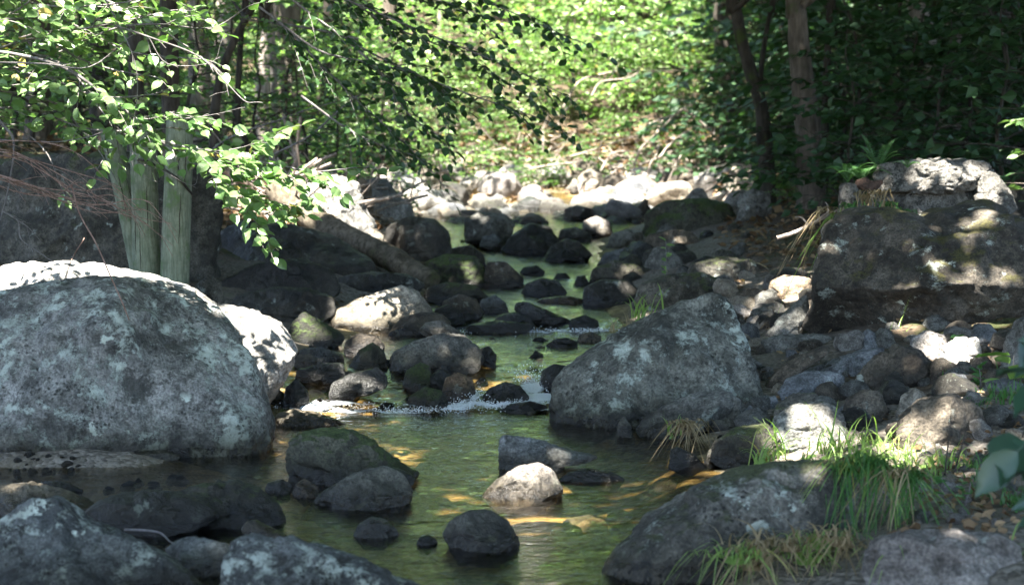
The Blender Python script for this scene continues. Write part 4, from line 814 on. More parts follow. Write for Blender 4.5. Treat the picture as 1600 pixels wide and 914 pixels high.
G = C - SUN[None] * ((C[:, 2] - .6) / SUN[2])[:, None]                  # where each clump's shadow falls
u = 800 + G[:, 0] / np.maximum(G[:, 1], .5) * FPX
keep = (np.arange(NC) >= NC - 110) | ~((G[:, 1] > 31) & (u > 640) & (u < 1130)) & ~((G[:, 1] > 26) & (u > 330) & (u < 800) & (RC.random(NC) < .62)) & ~((G[:, 1] > 19) & (u > 150) & (u < 620) & (RC.random(NC) < .22)) & ~((G[:, 1] > 24) & (u < 300) & (RC.random(NC) < .2))
C = C[keep]; nl = 26
LP = (C[:, None] + RC.normal(size=(len(C), nl, 3)) * np.array([.42, .42, .16])).reshape(-1, 3); ok = np.ones(len(LP), bool)
for px, row, y, r in GAPS:
    t = at(px, row, y) if (y and 10.5 < y < 11.2) else seen(px, row); v = LP - t; h = v @ SUN; dist = np.linalg.norm(v - h[:, None] * SUN[None], axis=1)
    ok &= ~((h > 3) & (dist < r * (1 + .45 * fbm(LP * 1.7, 2))))
LP = LP[ok]; nL = len(LP); own = np.argmin(np.stack([np.hypot(LP[:, 0] - t['xy'][0], LP[:, 1] - t['xy'][1]) for t in TREES]), axis=0)
LD = rnd_dirs(nL, .4, RC); LN = np.array([0, 0, 1.0]) + RC.normal(size=(nL, 3)) * .45
for k, t in enumerate(TREES):
    s = own == k; a = Acc()
    if s.sum() < 400:                                                # far trunks get a small crown of their own
        e = t['e'].location; n = 1500; q = np.array([t['xy'][0], t['xy'][1], 11.5 + e[2]]) + RC.normal(size=(n, 3)) * np.array([1.6, 1.6, 1.2])
        leaves(a, q, rnd_dirs(n, .4, RC), np.array([0, 0, 1.0]) + RC.normal(size=(n, 3)) * .45, RC.uniform(.2, .32, n), 1.1, RC.random(n))
    if s.any(): leaves(a, LP[s], LD[s], LN[s], RC.uniform(.20, .32, s.sum()), 1.15, RC.random(s.sum()))
    a.build('crown', ML['canopy'], t['e'], smooth=False)

# the wooded slope closing the valley: one mass
a = Acc(); n = 5200; yy = RC.uniform(66, 105, n); xx = RC.uniform(-.62, .62, n) * yy; c = np.stack([xx, yy, ground(xx, yy, False) + RC.uniform(.2, 21, n)], 1); nl = 20
P = (c[:, None] + RC.normal(size=(n, nl, 3)) * np.array([.9, .9, .4])).reshape(-1, 3); N_ = len(P)
leaves(a, P, rnd_dirs(N_, .4, RC), np.array([0, -.4, 1.0]) + RC.normal(size=(N_, 3)) * .5, RC.uniform(.35, .6, N_), 1.1, RC.random(N_))
o = a.build('far_woods', ML['bright'], smooth=False); tag(o, 'distant mass of green forest leaves on the slope closing the valley', 'forest', kind='stuff')
# ------------------------------------------------------------------ branches reaching in over the stream
def pix(path, y):
    return np.array([at(p[0], p[1], p[2] if len(p) > 2 else y) for p in path])
def leafy_tree(name, base, bark, label, limb_r, group=None, H=4.5):
    e = empty(name, base); zz = np.linspace(0, 1, 13); a = Acc()
    tube(a, np.array(base) + np.stack([.12 * np.sin(zz * 3), .1 * np.cos(zz * 4) - .1, zz * H], 1), limb_r * (1 - .6 * zz), 10, .08); a.build('trunk', MB[bark], e)
    return tag(e, label, 'tree', group)
RG = np.random.default_rng(21)
def branch(e, path, y, r0, n, tl, leaf, lm, wood='twig', **kw):
    tw, lf = Acc(), Acc(); spray(tw, lf, pix(path, y), r0, n, tl, leaf, RG, True, **kw)
    b = tw.build('branch', MB[wood], e)
    if lf.n: f = lf.build('foliage', ML[lm], e, smooth=False); f.parent = b; f.matrix_parent_inverse = Matrix.Identity(4); f.location = (0, 0, 0)
    return b
# left: beech sapling beyond the left edge of the photo
bx = at(-330, 690, 11.3); bx[2] = gz(bx[0], 11.3) - .1
e = leafy_tree('beech_tree', bx, 'brown', 'small beech whose leafy grey branches reach in from the left edge', .06, H=3.6)
kw = dict(tilt=.6, gap=.62, bias=(.1, -.55, 0))
for path, n, tl, sh in [
 ([(-260, 130), (-60, 120), (60, 95), (170, 48), (240, 38), (330, 44), (385, 12)], 13, .34, 0),
 ([(-260, 60), (-40, 75), (60, 52), (150, 42), (262, 18)], 14, .36, 0),
 ([(-260, -20), (-30, -10), (80, 10), (190, 5), (290, -20)], 14, .38, 0),
 ([(-260, 100), (-20, 110), (70, 120), (150, 150), (220, 150), (268, 140)], 14, .34, 0),
 ([(-260, 180), (-30, 170), (50, 172), (130, 200), (205, 205), (268, 200)], 13, .32, 0),
 ([(-260, 40), (-60, 40), (20, 20), (70, -20), (100, -50)], 9, .36, 0),
 ([(-260, 240), (-60, 200), (20, 200), (70, 235), (95, 290)], 7, .24, .4),
 ([(-260, 150), (-60, 95), (60, 60), (120, 90), (180, 110), (240, 120)], 12, .32, 0), ([(-260, 20), (-60, 60), (40, 80), (110, 110), (160, 175), (215, 232)], 14, .34, 0),
 ([(-260, 150), (-80, 140), (20, 145), (90, 165), (150, 230), (170, 262)], 12, .3, .1), ([(-260, 0), (-30, 30), (90, 30), (200, 80), (300, 92)], 12, .34, 0), ([(-260, -40), (0, -20), (120, -10), (210, 20), (330, 100)], 12, .34, 0)]:
    branch(e, [(a, b, 11.0 + RG.uniform(-.5, .6) * 0 + .35 * math.sin(a * .02 + n)) for a, b in path], 11, .010, n + 4, tl * 1.15, .086, 'spray', bare=sh, **kw)
# the long bright spray over the posts
br = dict(tilt=.5, gap=.55, bias=(.1, -.8, 0))
for path, n, tl, r in [
 ([(-200, 60), (60, 92), (165, 150), (205, 182), (250, 220), (298, 243), (360, 250), (425, 256), (486, 268), (540, 264)], 19, .34, .010),
 ([(250, 220), (300, 232), (345, 236), (395, 226), (428, 212)], 9, .26, .006),
 ([(300, 245), (335, 275), (362, 292), (392, 308), (438, 318)], 9, .22, .006),
 ([(362, 292), (388, 330), (404, 352), (420, 378)], 6, .17, .004),
 ([(300, 243), (340, 258), (400, 270), (455, 278)], 9, .24, .005),
 ([(165, 150), (220, 185), (268, 180), (316, 184)], 9, .26, .005),
 ([(404, 335), (440, 330), (468, 322)], 3, .12, .003)]:
    branch(e, path, 10.7, r, n + 4, tl * 1.12, .09, 'spray', start=.42 if n == 19 else .15, **br)
# bare twigs
for path, r in [([(150, 30), (232, 58), (310, 88), (352, 128), (382, 158), (402, 160)], .006), ([(310, 88), (340, 110), (356, 140), (340, 146)], .003), ([(160, -10), (205, 80), (215, 140), (205, 220), (210, 265), (235, 280)], .004),
                ([(-80, 100), (0, 190), (22, 225), (12, 300), (4, 330)], .011), ([(4, 330), (28, 345), (32, 372), (52, 388), (75, 404)], .006), ([(4, 330), (40, 352), (56, 368)], .005), ([(232, 58), (262, 100), (330, 98), (345, 68)], .003),
                ([(265, 175), (290, 185), (340, 178), (372, 170)], .003), ([(200, 205), (212, 250), (250, 265), (300, 290), (310, 270)], .003), ([(0, 98), (70, 100), (140, 105), (200, 60)], .006), ([(-60, 215), (90, 222), (170, 205), (200, 200)], .004)]:
    branch(e, path, 10.6, r, 5, .10, .08, 'spray', bare=1.0, droop=.1)
# dead reddish twigs hanging by the left edge
d = empty('dead_branch', at(-120, 240, 10.3)); tag(d, 'cluster of bare reddish twigs drooping at the left edge above the huge boulder', 'dead branch')
for k in range(12):
    y0 = RG.uniform(210, 300); x1 = RG.uniform(120, 262); y1 = 235 + (x1 / 262) ** 1.25 * RG.uniform(95, 150)
    q = [(-120, 240), (20, y0), (20 + (x1 - 20) * .5, y0 + (y1 - y0) * .38 + RG.normal() * 15), (x1 * .85, y0 + (y1 - y0) * .75 + RG.normal() * 12), (x1, y1)]
    tw, lf = Acc(), Acc(); spray(tw, lf, pix(q, 10.3 + RG.uniform(-.4, .4)), .0045, 8, .2, .05, RG, True, bare=1.0, droop=.15); tw.build('twig', MB['red'], d)
v = Acc(); tube(v, smooth_path(pix([(112, 290), (125, 335), (150, 380), (172, 430), (190, 470), (202, 500)], 10.25), 6), .004, 5); vo = v.build('hanging_vine', MB['red']); tag(vo, 'thin brown vine slanting down across the top of the huge boulder', 'vine')
v = Acc(); tube(v, smooth_path(np.array([at(a, b, c) for a, b, c in [(132, 372, 11.2), (110, 410, 11.1), (98, 460, 10.85), (96, 500, 10.75), (112, 560, 10.62), (128, 600, 10.58), (132, 640, 10.5), (120, 672, 10.42), (88, 698, 10.3)]]), 6), .0035, 5); vo = v.build('hanging_vine', MB['red']); tag(vo, 'wiry dead vine hanging down the face of the huge boulder to the sand', 'vine')

# centre: dark beech branch hanging from the top
bx = at(330, 300, 16.6); bx[2] = gz(bx[0], 16.6) - .2
e = leafy_tree('beech_tree', bx + np.array([-.9, .9, 0]), 'dark', 'beech on the left bank with a dark leafy branch hanging over the stream', .09, H=6)
kc = dict(tilt=.75, gap=.72, bias=(0, -.45, 0), droop=.35)
for path, n, tl, y in [
 ([(300, -120), (420, -50), (560, 8), (690, 62), (800, 108), (888, 152)], 22, .62, 15.2), ([(300, -120), (430, -20), (540, 60), (640, 112), (740, 150), (852, 188)], 24, .62, 15),
 ([(300, -60), (430, 30), (510, 110), (570, 168), (630, 222), (665, 258)], 20, .5, 15.3), ([(300, -160), (520, -70), (680, -30), (800, 20), (896, 62)], 22, .62, 14.8),
 ([(300, -140), (480, -40), (610, 40), (730, 90), (822, 150)], 22, .6, 15.5), ([(430, 30), (500, 80), (585, 100), (680, 130), (700, 175)], 16, .5, 15.1),
 ([(420, 245), (485, 212), (530, 172), (575, 140)], 8, .34, 15.6), ([(470, 150), (540, 200), (590, 225), (648, 244)], 12, .36, 15.2), ([(300, -60), (480, -30), (590, -10), (720, 10), (780, 60)], 18, .6, 15.6), ([(540, 60), (600, 120), (640, 180), (690, 215)], 12, .4, 15.0)]:
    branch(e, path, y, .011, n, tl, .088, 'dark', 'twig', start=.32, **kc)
for path, r in [([(-60, 240), (60, 118), (150, 92), (250, 100), (300, 64)], .02)]:
    pass
# a shaded maple limb in front of the left trunks
branch(e, [(560, 62), (500, 48), (440, 38), (380, 30), (330, 22)], 17, .016, 10, .45, .10, 'far', 'twig', tilt=.5, gap=.7, start=.1)
branch(e, [(300, 260), (360, 215), (430, 190), (480, 172), (560, 150)], 17.4, .012, 10, .4, .10, 'bright', 'twig', tilt=.5, gap=.7)
# right corner: broad leaves close to the viewpoint
bx = at(1720, 880, 5.6); bx[2] = gz(bx[0], 5.6) - .05
e = empty('broad_leaved_shrub', bx); tag(e, 'dark broad leaved shrub poking in at the lower right edge', 'shrub')
a = Acc(); tube(a, smooth_path(np.array([bx, at(1690, 800, 5.6), at(1650, 700, 5.6), at(1640, 560, 5.6)]), 6), np.linspace(.014, .005, 19), 7); a.build('stem', MB['brown'], e)
sp_ = [((1610, 580), (1545, 575), .20), ((1625, 600), (1575, 655), .17), ((1630, 560), (1590, 520), .15), ((1640, 690), (1585, 760), .2), ((1610, 700), (1535, 698), .15), ((1605, 690), (1560, 748), .16), ((1590, 705), (1505, 790), .21), ((1650, 790), (1570, 830), .2), ((1660, 640), (1590, 690), .2), ((1660, 740), (1585, 800), .18), ((1650, 600), (1600, 640), .18), ((1640, 530), (1585, 590), .15)]
sp_ = [(p_, (p_[0] + (q_[0] - p_[0]) * .8, p_[1] + (q_[1] - p_[1]) * .8), l_) for p_, q_, l_ in sp_]
P = np.array([at(*a_, 5.6 + .05 * i % .3) for i, (a_, b_, l_) in enumerate(sp_)]); Q = np.array([at(*b_, 5.5 + .07 * i % .3) for i, (a_, b_, l_) in enumerate(sp_)])
a = Acc(); leaves(a, P, Q - P, np.array([0, -.5, 1.0]) + RG.normal(size=P.shape) * .4, np.linalg.norm(Q - P, axis=1), .85, RG.random(len(P)), True)
for p_, q_ in zip(P, Q): tube(a, [p_, p_ + (p_ - q_) * .5], .003, 4)
a.build('foliage', ML['bluish'], e)

# ------------------------------------------------------------------ posts, log, driftwood
def post(path, wpx, y, label, seed):
    p = pix(path, y); p[:, 2] = np.maximum(p[:, 2], -1); s = smooth_path(p, 10); r = wpx * y / FPX / 2
    a = Acc(); tube(a, s, r * np.linspace(1.03, .93, len(s)), 24, .012, seed); o = a.build('wooden_post', MB['post'])
    rr_ = np.random.default_rng(seed + 60)
    for k in range(3):                                           # drying cracks down the front
        i0, i1 = sorted(rr_.integers(2, len(s) - 2, 2)); i1 = max(i1, i0 + 8); i1 = min(i1, len(s) - 1); th_ = -math.pi / 2 + rr_.uniform(-.7, .7); q_ = s[i0:i1].copy(); q_[:, 0] += r * math.cos(th_) + .002 * rr_.normal(size=len(q_)); q_[:, 1] += r * .985 * math.sin(th_)
        c_ = Acc(); tube(c_, q_, .0035 * np.sin(np.linspace(.2, 3, len(q_))) + .0005, 5); co = c_.build('crack', MB['dark']); co.parent = o; co.location = co.location - o.location
    return tag(o, label, 'post', 'old posts by the mossy boulder')
post([(272, 480), (274, 400), (278, 290), (281, 188)], 45, 14.6, 'greenish round wooden post with a long crack, rightmost of three', 1)
post([(233, 480), (229, 400), (226, 300), (222, 205)], 43, 14.75, 'greenish wooden post standing upright in the middle of three', 2)
post([(226, 450), (210, 370), (192, 290), (172, 205)], 34, 15.0, 'thinner wooden post leaning to the left behind the upright two', 3)
for w_, pp in ((.010, [(203, 254), (222, 250), (250, 262), (262, 268), (285, 286), (300, 304)]), ):
    a = Acc(); tube(a, smooth_path(np.array([at(px, row, y) for (px, row), y in zip(pp, (14.80, 14.60, 14.62, 14.52, 14.47, 14.60))]), 6), w_, 6); tag(a.build('black_cable', MB['dark']), 'black cable strapped round the wooden posts', 'cable')
a = Acc(); s = smooth_path(np.array([at(px, row, y) for px, row, y in [(432, 292, 20.2), (470, 328, 19.9), (520, 360, 19.5), (575, 388, 19.1), (622, 410, 18.7), (676, 440, 18.3)]]), 8)
tube(a, s, np.interp(np.linspace(0, 1, len(s)), [0, .6, 1], [.15, .125, .10]), 16, .16, 3); tag(a.build('fallen_log', MB['log']), 'mottled fallen log slanting down the left bank to the stream', 'log')
DB = [  # path, y, radius, label
 ([(862, 318), (902, 312), (934, 300), (950, 278), (972, 262), (996, 256)], 38.5, .050, 'pale crooked branch curving up from the bleached stones'),
 ([(938, 268), (958, 240), (990, 238), (1002, 246)], 39, .045, 'hooked pale branch end lying above the crooked one'),
 ([(930, 326), (968, 312), (1000, 306), (1022, 292), (1040, 284)], 36.5, .042, 'forked grey branch lying across the stones at the bar'),
 ([(1000, 258), (1030, 246), (1042, 232), (1060, 216), (1078, 204)], 40, .06, 'stout dead limb in the middle of the branch tangle'),
 ([(880, 248), (922, 236), (962, 222), (1000, 212)], 41, .05, 'long pale stick lying flat before the bright bushes'),
 ([(990, 262), (1002, 232), (1030, 206), (1060, 176), (1084, 160)], 40.5, .05, 'bleached branch pointing up right out of the tangle'),
 ([(1010, 196), (1040, 184), (1064, 176), (1090, 158)], 41, .045, 'slim bleached branch just above the tangle'),
 ([(1068, 170), (1092, 188), (1112, 206), (1128, 222)], 40, .07, 'dark fallen limb sloping down to the right of the tangle'),
 ([(900, 156), (880, 178), (874, 200), (876, 224)], 44, .04, 'arching white branch among the bright bushes'),
 ([(880, 168), (905, 128), (940, 116), (972, 112), (994, 130)], 44.5, .05, 'long white arching branch over the bright bushes'),
 ([(924, 150), (940, 128), (980, 122), (1000, 112)], 44.2, .04, 'second arching white branch under the long one'),
 ([(1102, 300), (1128, 282), (1150, 270), (1176, 260), (1190, 252)], 33, .045, 'crooked grey branch above the blocky mossy boulder'),
 ([(1130, 314), (1150, 290), (1172, 268), (1196, 262)], 32, .035, 'thin grey branch leaning on the bank by the crooked dark tree'),
 ([(828, 264), (862, 258), (902, 254)], 40, .045, 'short broken stick on the bleached stones'),
 ([(1010, 288), (1016, 258), (1028, 240), (1034, 222)], 38, .04, 'upright broken stick at the front of the tangle'),
 ([(1040, 292), (1052, 268), (1062, 250), (1074, 232)], 38.5, .045, 'leaning broken stick at the right of the tangle'),
 ([(962, 262), (1000, 270), (1020, 262), (1042, 266)], 38, .04, 'low looping stick under the tangle'),
 ([(1214, 372), (1240, 364), (1268, 350), (1292, 338), (1330, 318)], 15.3, .018, 'bare grey stick sticking out from behind the ledge boulder'),
 ([(700, 262), (724, 246), (742, 232), (756, 226)], 41, .045, 'white forked stick on the far left bank'),
 ([(672, 250), (690, 226), (700, 200)], 42, .04, 'thin pale stick leaning among the leaf litter'),
]
for path, y, r, lab in DB:
    y_ = y if y < 20 else y
    a = Acc(); p = pix(path, y_); p[:, 1] += np.linspace(0, .4, len(p)) if y > 20 else 0; s = smooth_path(p, 6); r = r * .5 if y > 20 else r; tube(a, s, np.linspace(r, r * .55, len(s)), 8, .18, y)
    for k in range(3):
        i = int(len(s) * RG.uniform(.2, .9)); dd_ = RG.normal(size=3); dd_[2] = abs(dd_[2]); dd_ /= np.linalg.norm(dd_); tube(a, smooth_path([s[i], s[i] + dd_ * r * 5, s[i] + dd_ * r * 9 + RG.normal(size=3) * r * 2], 3), np.linspace(r * .5, r * .2, 7), 6)
    tag(a.build('dead_branch', MB['drift']), lab, 'dead branch', 'dead branches' if y > 20 else None)
# brushwood and dead leaves on the far bank, too many to count
a = Acc(); n = 1300; px = RG.uniform(520, 1230, n); rw = RG.uniform(205, 300, n)
for k in range(n):
    c = contact(px[k], rw[k], 24, 60) if k < 420 else contact(RG.uniform(380, 640), RG.uniform(215, 340), 18, 50); dv = RG.normal(size=3) * np.array([1, .8, .45]); dv /= np.linalg.norm(dv); l = RG.uniform(.25, .9)
    tube(a, smooth_path([c + np.array([0, .1, .02]), c + dv * l * .5 + np.array([0, 0, .08]), c + dv * l + np.array([0, 0, .12])], 2), RG.uniform(.007, .02), 4, cap=False)
o = a.build('brushwood', MB['drift']); tag(o, 'scattered small dead sticks over the far sunny bank', 'brushwood', kind='stuff')
a = Acc(); pts = []
for (x0, x1, r0, r1, n, lo, hi) in ((420, 1240, 200, 320, 4200, 20, 60), (330, 620, 215, 360, 2200, 17, 45), (1120, 1330, 270, 400, 700, 18, 34), (1400, 1600, 640, 850, 260, 6, 14), (1150, 1600, 480, 690, 170, 7, 16), (1140, 1320, 380, 520, 160, 12, 26), (480, 660, 400, 500, 60, 14, 22), (1600, 2100, 330, 860, 420, 6, 22), (0, 330, 200, 260, 700, 17, 45)):
    q = np.array([contact(RG.uniform(x0, x1), RG.uniform(r0, r1), lo, hi) for _ in range(n)]); xl, xr = edges(q[:, 1]); q = q[(q[:, 0] < xl + .05) | (q[:, 0] > xr - .05)]; pts.append(q)
q = np.vstack(pts) + np.array([0, 0, .015]); n = len(q); D = RG.normal(size=(n, 3)); D[:, 2] *= .4
leaves(a, q, D, np.array([0, 0, 1.0]) + RG.normal(size=(n, 3)) * .5, RG.uniform(.06, .13, n) * np.clip(q[:, 1] / 24, .5, 1.6), 1.1, RG.random(n), True)
o = a.build('leaf_litter', ML['litter'], smooth=False); tag(o, 'dry brown leaves scattered over the forest floor', 'leaf litter', kind='stuff')

# ------------------------------------------------------------------ grass, ferns, small herbs
def blades(a, c, n, L, spread, droop, w, rg, dirb=None, lift=1.0):
    k = 6
    for i in range(n):
        an = rg.uniform(0, 6.283); out = np.array([math.cos(an), math.sin(an), 0]) if dirb is None else np.array(dirb) + rg.normal(size=3) * np.array([.5, .5, .05]); out = out / (np.linalg.norm(out) + 1e-9)
        l = L * rg.uniform(.55, 1.15); b = c + np.array([rg.normal(), rg.normal(), 0]) * spread; dr = droop * rg.uniform(.4, 1.3); t = np.linspace(0, 1, k)
        up = lift * rg.uniform(.75, 1.1); P = b + l * (np.outer(t * (.18 + .35 * dr * t), out) + np.outer(t * up - dr * t ** 2.2 * .75, [0, 0, 1]) + np.outer(t * t, rg.normal(size=3) * .13))
        s = np.cross(out, [0, 0, 1.0]); s = s * math.cos(an * 3) + out * math.sin(an * 3) * .6; s /= np.linalg.norm(s); ww = w * rg.uniform(.55, 1.5) * (1 - t ** 1.6) + .0005
        V = np.concatenate([P - s * ww[:, None], P + s * ww[:, None]]); F = np.array([[j, j + k, j + k + 1, j + 1] for j in range(k - 1)]); a.add(V, F, np.full(len(V), np.clip(rg.normal(.5, .22), 0, 1)))
def tuft(px, row, n, L, spread, droop, w, lm, label, group=None, y=None, cat='grass tuft', dirb=None, lift=1.0, name='grass_tuft', dz=0.0):
    c = at(px, row, y) if y else contact(px, row); c = c + np.array([0, .02, dz]); a = Acc(); blades(a, c, n, L, spread, droop, w, RG, dirb, lift)
    th_ = np.arange(10) * .6283; rm = .9 * spread * RG.uniform(.75, 1.2, 10); ring = c + np.stack([rm * np.cos(th_), rm * np.sin(th_), np.full(10, -.02)], 1); mid = c + np.stack([rm * .6 * np.cos(th_), rm * .6 * np.sin(th_), RG.uniform(-.006, .003, 10)], 1)
    a.add(np.vstack([ring, mid, c[None] + [0, 0, .004]]), [np.array([[q, (q + 1) % 10, 10 + (q + 1) % 10, 10 + q] for q in range(10)]), np.array([[10 + q, 10 + (q + 1) % 10, 20] for q in range(10)])], np.full(21, .1)); o = a.build(name, ML[lm], org=c); return tag(o, label, cat, group)
tuft(1212, 716, 46, .30, .035, .9, .0045, 'grass', 'arching bright green grass tuft just behind the big domed boulder')
tuft(1190, 728, 24, .24, .03, 1.0, .004, 'grass', 'small thin grass tuft left of the arching bright one', y=8.95)
GG = 'bright grass between the right bank stones'
for px, row, L in [(1300, 712, .36), (1322, 706, .30), (1345, 716, .30), (1362, 700, .34), (1288, 728, .26), (1318, 728, .26), (1372, 724, .30), (1395, 715, .26), (1410, 728, .26), (1340, 738, .24), (1428, 735, .24), (1452, 728, .24), (1480, 735, .22), (1500, 728, .22), (1275, 712, .24), (1465, 745, .2), (1385, 740, .22), (1420, 748, .2)]:
    tuft(px, row, 15, L * RG.uniform(.55, 1.15), .07, 1.0, .0038, 'grass', 'bright sunlit grass tuft between the stones of the right bank', GG)
for k in range(9):
    tuft(1318 + k * 13 + RG.uniform(-5, 5), 742 + abs(k - 3) * 4, 26, RG.uniform(.32, .52), .035, RG.uniform(1.5, 2.4), .0034, ('fern', 'grass', 'dry', 'fern')[k % 4], 'long drooping grass hanging over the back of the big domed boulder', 'drooping grass over the domed boulder', y=7.5 + .04 * (k % 3), dirb=(RG.uniform(-.9, .3), -.7, 0), lift=RG.uniform(.45, .8), dz=.04)
tuft(1352, 742, 70, .40, .05, 1.8, .004, 'grass', 'arching grass sweeping right from the top of the big domed boulder', y=7.7, dirb=(.9, -.25, 0), lift=.7, dz=.03)
for i, (px, row) in enumerate([(1150, 905), (1190, 890), (1235, 885), (1280, 880), (1320, 880), (1175, 915), (1260, 905), (1310, 900)]):
    tuft(px, row, 42, .26, .05, 1.7, .0035, 'dry' if i % 3 else 'grass', 'withered brown grass at the foot of the big domed boulder', 'withered grass below the domed boulder', y=6.95 + .06 * (i % 4), lift=.75, dz=.08)
for i, (px, row) in enumerate([(1400, 900), (1440, 915), (1480, 900), (1520, 905), (1560, 895), (1590, 905), (1545, 925), (1420, 930)]):
    tuft(px, row, 34, .24, .05, 1.5, .0035, 'dry' if i % 4 else 'grass', 'withered straw coloured grass in front of the flat topped pinkish boulder', 'withered grass before the pinkish boulder', y=6.7 + .05 * (i % 3), lift=.8, dz=.06)
tuft(1002, 498, 26, .34, .05, .8, .005, 'grass', 'thin green grass tuft behind the left slope of the triangular boulder', y=12.9); tuft(978, 520, 46, .26, .06, 1.2, .004, 'dry', 'straw coloured dead grass by the stream at the triangular boulder', y=13.1)
tuft(1075, 690, 90, .17, .06, 2.3, .004, 'dry', 'clump of dead brown grass hanging at the water edge', 'dead grass' if False else None, y=10.25, lift=.55, cat='dead grass', dz=.10); tuft(1050, 680, 10, .18, .02, .6, .004, 'grass', 'few green blades sprouting beside the dead grass clump', y=10.4)
tuft(1404, 540, 14, .26, .02, .8, .006, 'grass', 'lone green grass sprout under the ledge boulder', y=12.8); tuft(1388, 540, 8, .16, .02, .6, .005, 'grass', 'tiny green sprout left of the lone one under the ledge boulder', y=12.8)
for i, (px, row, L, y) in enumerate([(1372, 300, .5, 14.35), (1388, 318, .45, 14.25), (1415, 330, .42, 14.15), (1350, 305, .5, 14.35), (1330, 320, .55, 14.2)]):
    tuft(px, row, 18, L, .05, 2.3, .005, 'dry' if i in (0, 3) else 'fern', ['pale straw hanging from the right end of the small concrete lump', 'green grass hanging in the joint of the concrete block', 'green tuft at the foot of the concrete block', 'dry straw hanging down beside the rusty metal', 'long green blades drooping down the left side of the ledge boulder'][i], y=y, dirb=(-.2, -1, 0), lift=.45)
for px, row, L in [(1300, 330, .62), (1310, 340, .6)]:
    tuft(px, row, 12, L, .03, 2.0, .006, 'dry' if px < 1305 else 'grass', 'dead stalks trailing down the left face of the ledge boulder' if px < 1305 else 'long blades curling at the left rim of the ledge boulder', y=14.2, dirb=(-.7, -.7, 0), lift=.5)
for i in range(16):
    tuft(RG.uniform(1620, 2000), RG.uniform(420, 760), 18, RG.uniform(.1, .2), .05, .8, .004, 'fern', 'low green weed tuft on the right bank near the edge of the photo', 'low weeds by the right edge', cat='weed')
for i in range(26):
    px, row = RG.uniform(1490, 1610), RG.uniform(575, 640) if i % 2 else RG.uniform(720, 800)
    tuft(px, row, 18, RG.uniform(.08, .16), .05, .8, .004, 'fern', 'low green weed tuft on the right bank near the edge of the photo', 'low weeds by the right edge', cat='weed')
def fern(base, n, L, label, rg, lm='fern', up=.9):
    e = empty('fern', base)
    for k in range(n):
        a = Acc(); an = k * 2.4 + rg.normal() * .3; o = np.array([math.cos(an), math.sin(an), 0]); l = L * rg.uniform(.7, 1.15); t = np.linspace(0, 1, 12); u = up * rg.uniform(.7, 1.15)
        P = np.array(base) + l * (np.outer(t * (1.1 - .3 * u), o) * .75 + np.outer(u * t - .55 * t ** 2.2, [0, 0, 1])); tube(a, P, np.linspace(.004, .0015, 12), 4, cap=False)
        T = np.gradient(P, axis=0); T /= np.linalg.norm(T, axis=1)[:, None]; s = np.cross(T, [0, 0, 1.0]); s /= np.linalg.norm(s, axis=1)[:, None] + 1e-9
        tt = np.repeat(np.linspace(.12, .98, 19), 2); sg = np.tile([1, -1], 19)[:, None]; pp = np.stack([np.interp(tt, t, P[:, i]) for i in range(3)], 1); dT = np.stack([np.interp(tt, t, T[:, i]) for i in range(3)], 1); dS = np.stack([np.interp(tt, t, s[:, i]) for i in range(3)], 1) * sg
        leaves(a, pp, dS + .35 * dT, np.cross(dS * sg, dT) * -1 + rg.normal(size=pp.shape) * .15, l * .13 * np.sin(np.clip(tt * 1.05 + .08, 0, 1) * math.pi * .92) ** .8 + .004, .34, np.clip(rg.normal(.5, .2, len(tt)), 0, 1)); a.build('frond', ML[lm], e, smooth=False)
    return tag(e, label, 'fern')
fern(at(1345, 282, 14.75), 9, .33, 'green fern growing beside the rusty metal on the small concrete lump', RG); fern(at(1325, 285, 14.9), 8, .36, 'smaller fern at the left rim of the ledge boulder', RG); fern(at(1372, 268, 15.0), 7, .36, 'upright fern behind the concrete block', RG, up=1.3); fern(at(1418, 262, 14.5), 5, .16, 'tiny fern sprig rooted on the front edge of the concrete block', RG)
def herb(px, row, h, n, leaf, label, y=None, lm='fern', cat='plant'):
    c = at(px, row, y) if y else contact(px, row); e = empty('small_plant', c); a = Acc(); top = c + np.array([RG.normal() * .02, 0, h]); tube(a, [c - np.array([0, 0, .02]), (c + top) / 2 + np.array([.008, 0, 0]), top], .003, 5); a.build('stem', MB['twig'], e)
    t = np.linspace(.25, 1, n); P = c + np.outer(t * h, [0, 0, 1.0]); D = rnd_dirs(n, .3, RG); D[:, 2] += .35; b = Acc(); leaves(b, P, D, np.array([0, -.4, 1.0]) + RG.normal(size=(n, 3)) * .3, leaf * RG.uniform(.7, 1.2, n), .8, RG.random(n), True); b.build('foliage', ML[lm], e, smooth=False); return tag(e, label, cat)
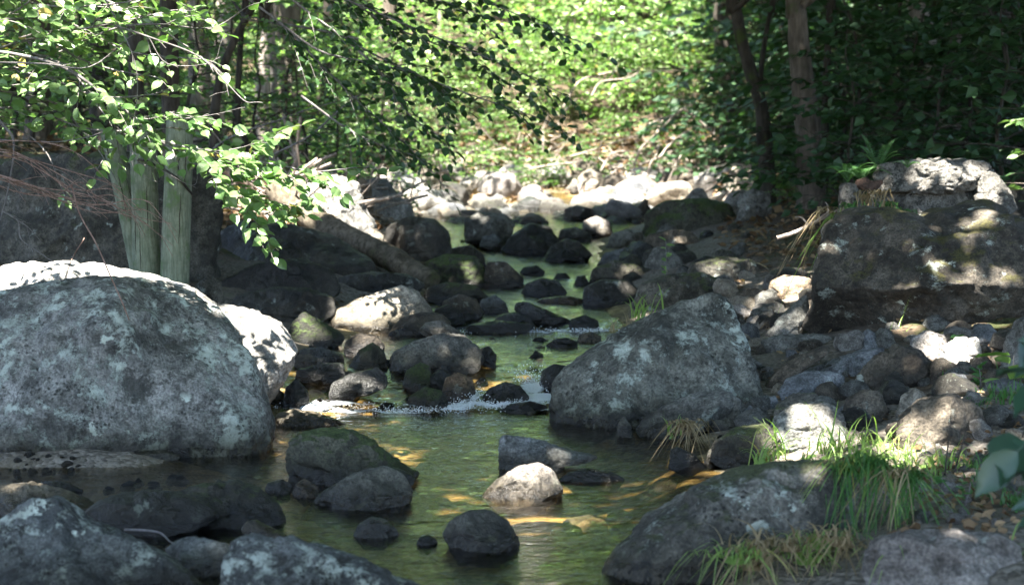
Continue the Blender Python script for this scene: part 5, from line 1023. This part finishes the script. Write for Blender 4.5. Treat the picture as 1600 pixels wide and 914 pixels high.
herb(1040, 470, .55, 12, .07, 'slender seedling with pale leaves above the broad dark mossy boulder', y=17.5, lm='bright'); herb(1494, 566, .17, 14, .06, 'green sprig growing before the smooth pale pink stone', y=12.1)
herb(1577, 622, .24, 5, .17, 'tall plant with one upright ribbed leaf near the right edge', y=10.6, lm='grass'); herb(1530, 612, .14, 12, .06, 'small leafy weed left of the tall ribbed leaf plant')
herb(1455, 780, .10, 7, .06, 'round leaved seedling beside the drooping grass', lm='fern'); herb(1505, 790, .10, 7, .05, 'little seedling on bare soil near the broad leaved shrub', lm='fern')
s_ = sapling_meshes(1.0, 333, leaf=.10, nb=12, spread=.6, near=True, lowest=.1, nt=5); p = at(1600, 300, 16); e = empty('leafy_bush', (0, 0, 0)); s_[0].build('stem', MB['brown'], e); s_[1].build('foliage', ML['spray'], e, smooth=False); e.location = (p[0] + .35, 16, p[2] - .25); tag(e, 'light green bush behind the concrete block at the right edge', 'bush')
for i, (px, row, q) in enumerate([(1478, 745, [(1476, 745), (1482, 690), (1486, 648)]), (1490, 740, [(1490, 742), (1502, 700), (1512, 660)]), (1500, 730, [(1500, 735), (1540, 712), (1568, 690)])]):
    c = contact(px, row); a = Acc(); tube(a, smooth_path(pix(q, c[1] + .03), 5), np.linspace(.005, .002, 11), 5)
    tag(a.build('bare_twig', MB['dark']), ['bare dark twig standing upright in the bright grass', 'dark twig leaning right beside the upright one', 'dark twig slanting low over the soil toward the right edge'][i], 'twig')
a = Acc(); tube(a, smooth_path(np.array([at(px, row, y) for px, row, y in [(195, 827, 7.95), (225, 828, 7.9), (250, 832, 7.85), (265, 845, 7.8), (278, 852, 7.75)]]), 6), np.linspace(.006, .003, 25), 6); tag(a.build('bare_twig', MB['twig']), 'curved twig lying over the dark water by the speckled black boulder', 'twig')
for i, (px, row) in enumerate([(1305, 735), (1350, 725), (1430, 742), (1470, 730), (1500, 742), (1380, 745)]):
    tuft(px, row, 30, .2, .07, 2.0, .0035, 'dry', 'flattened straw among the bright grass of the right bank', 'straw in the bright grass', lift=.4)
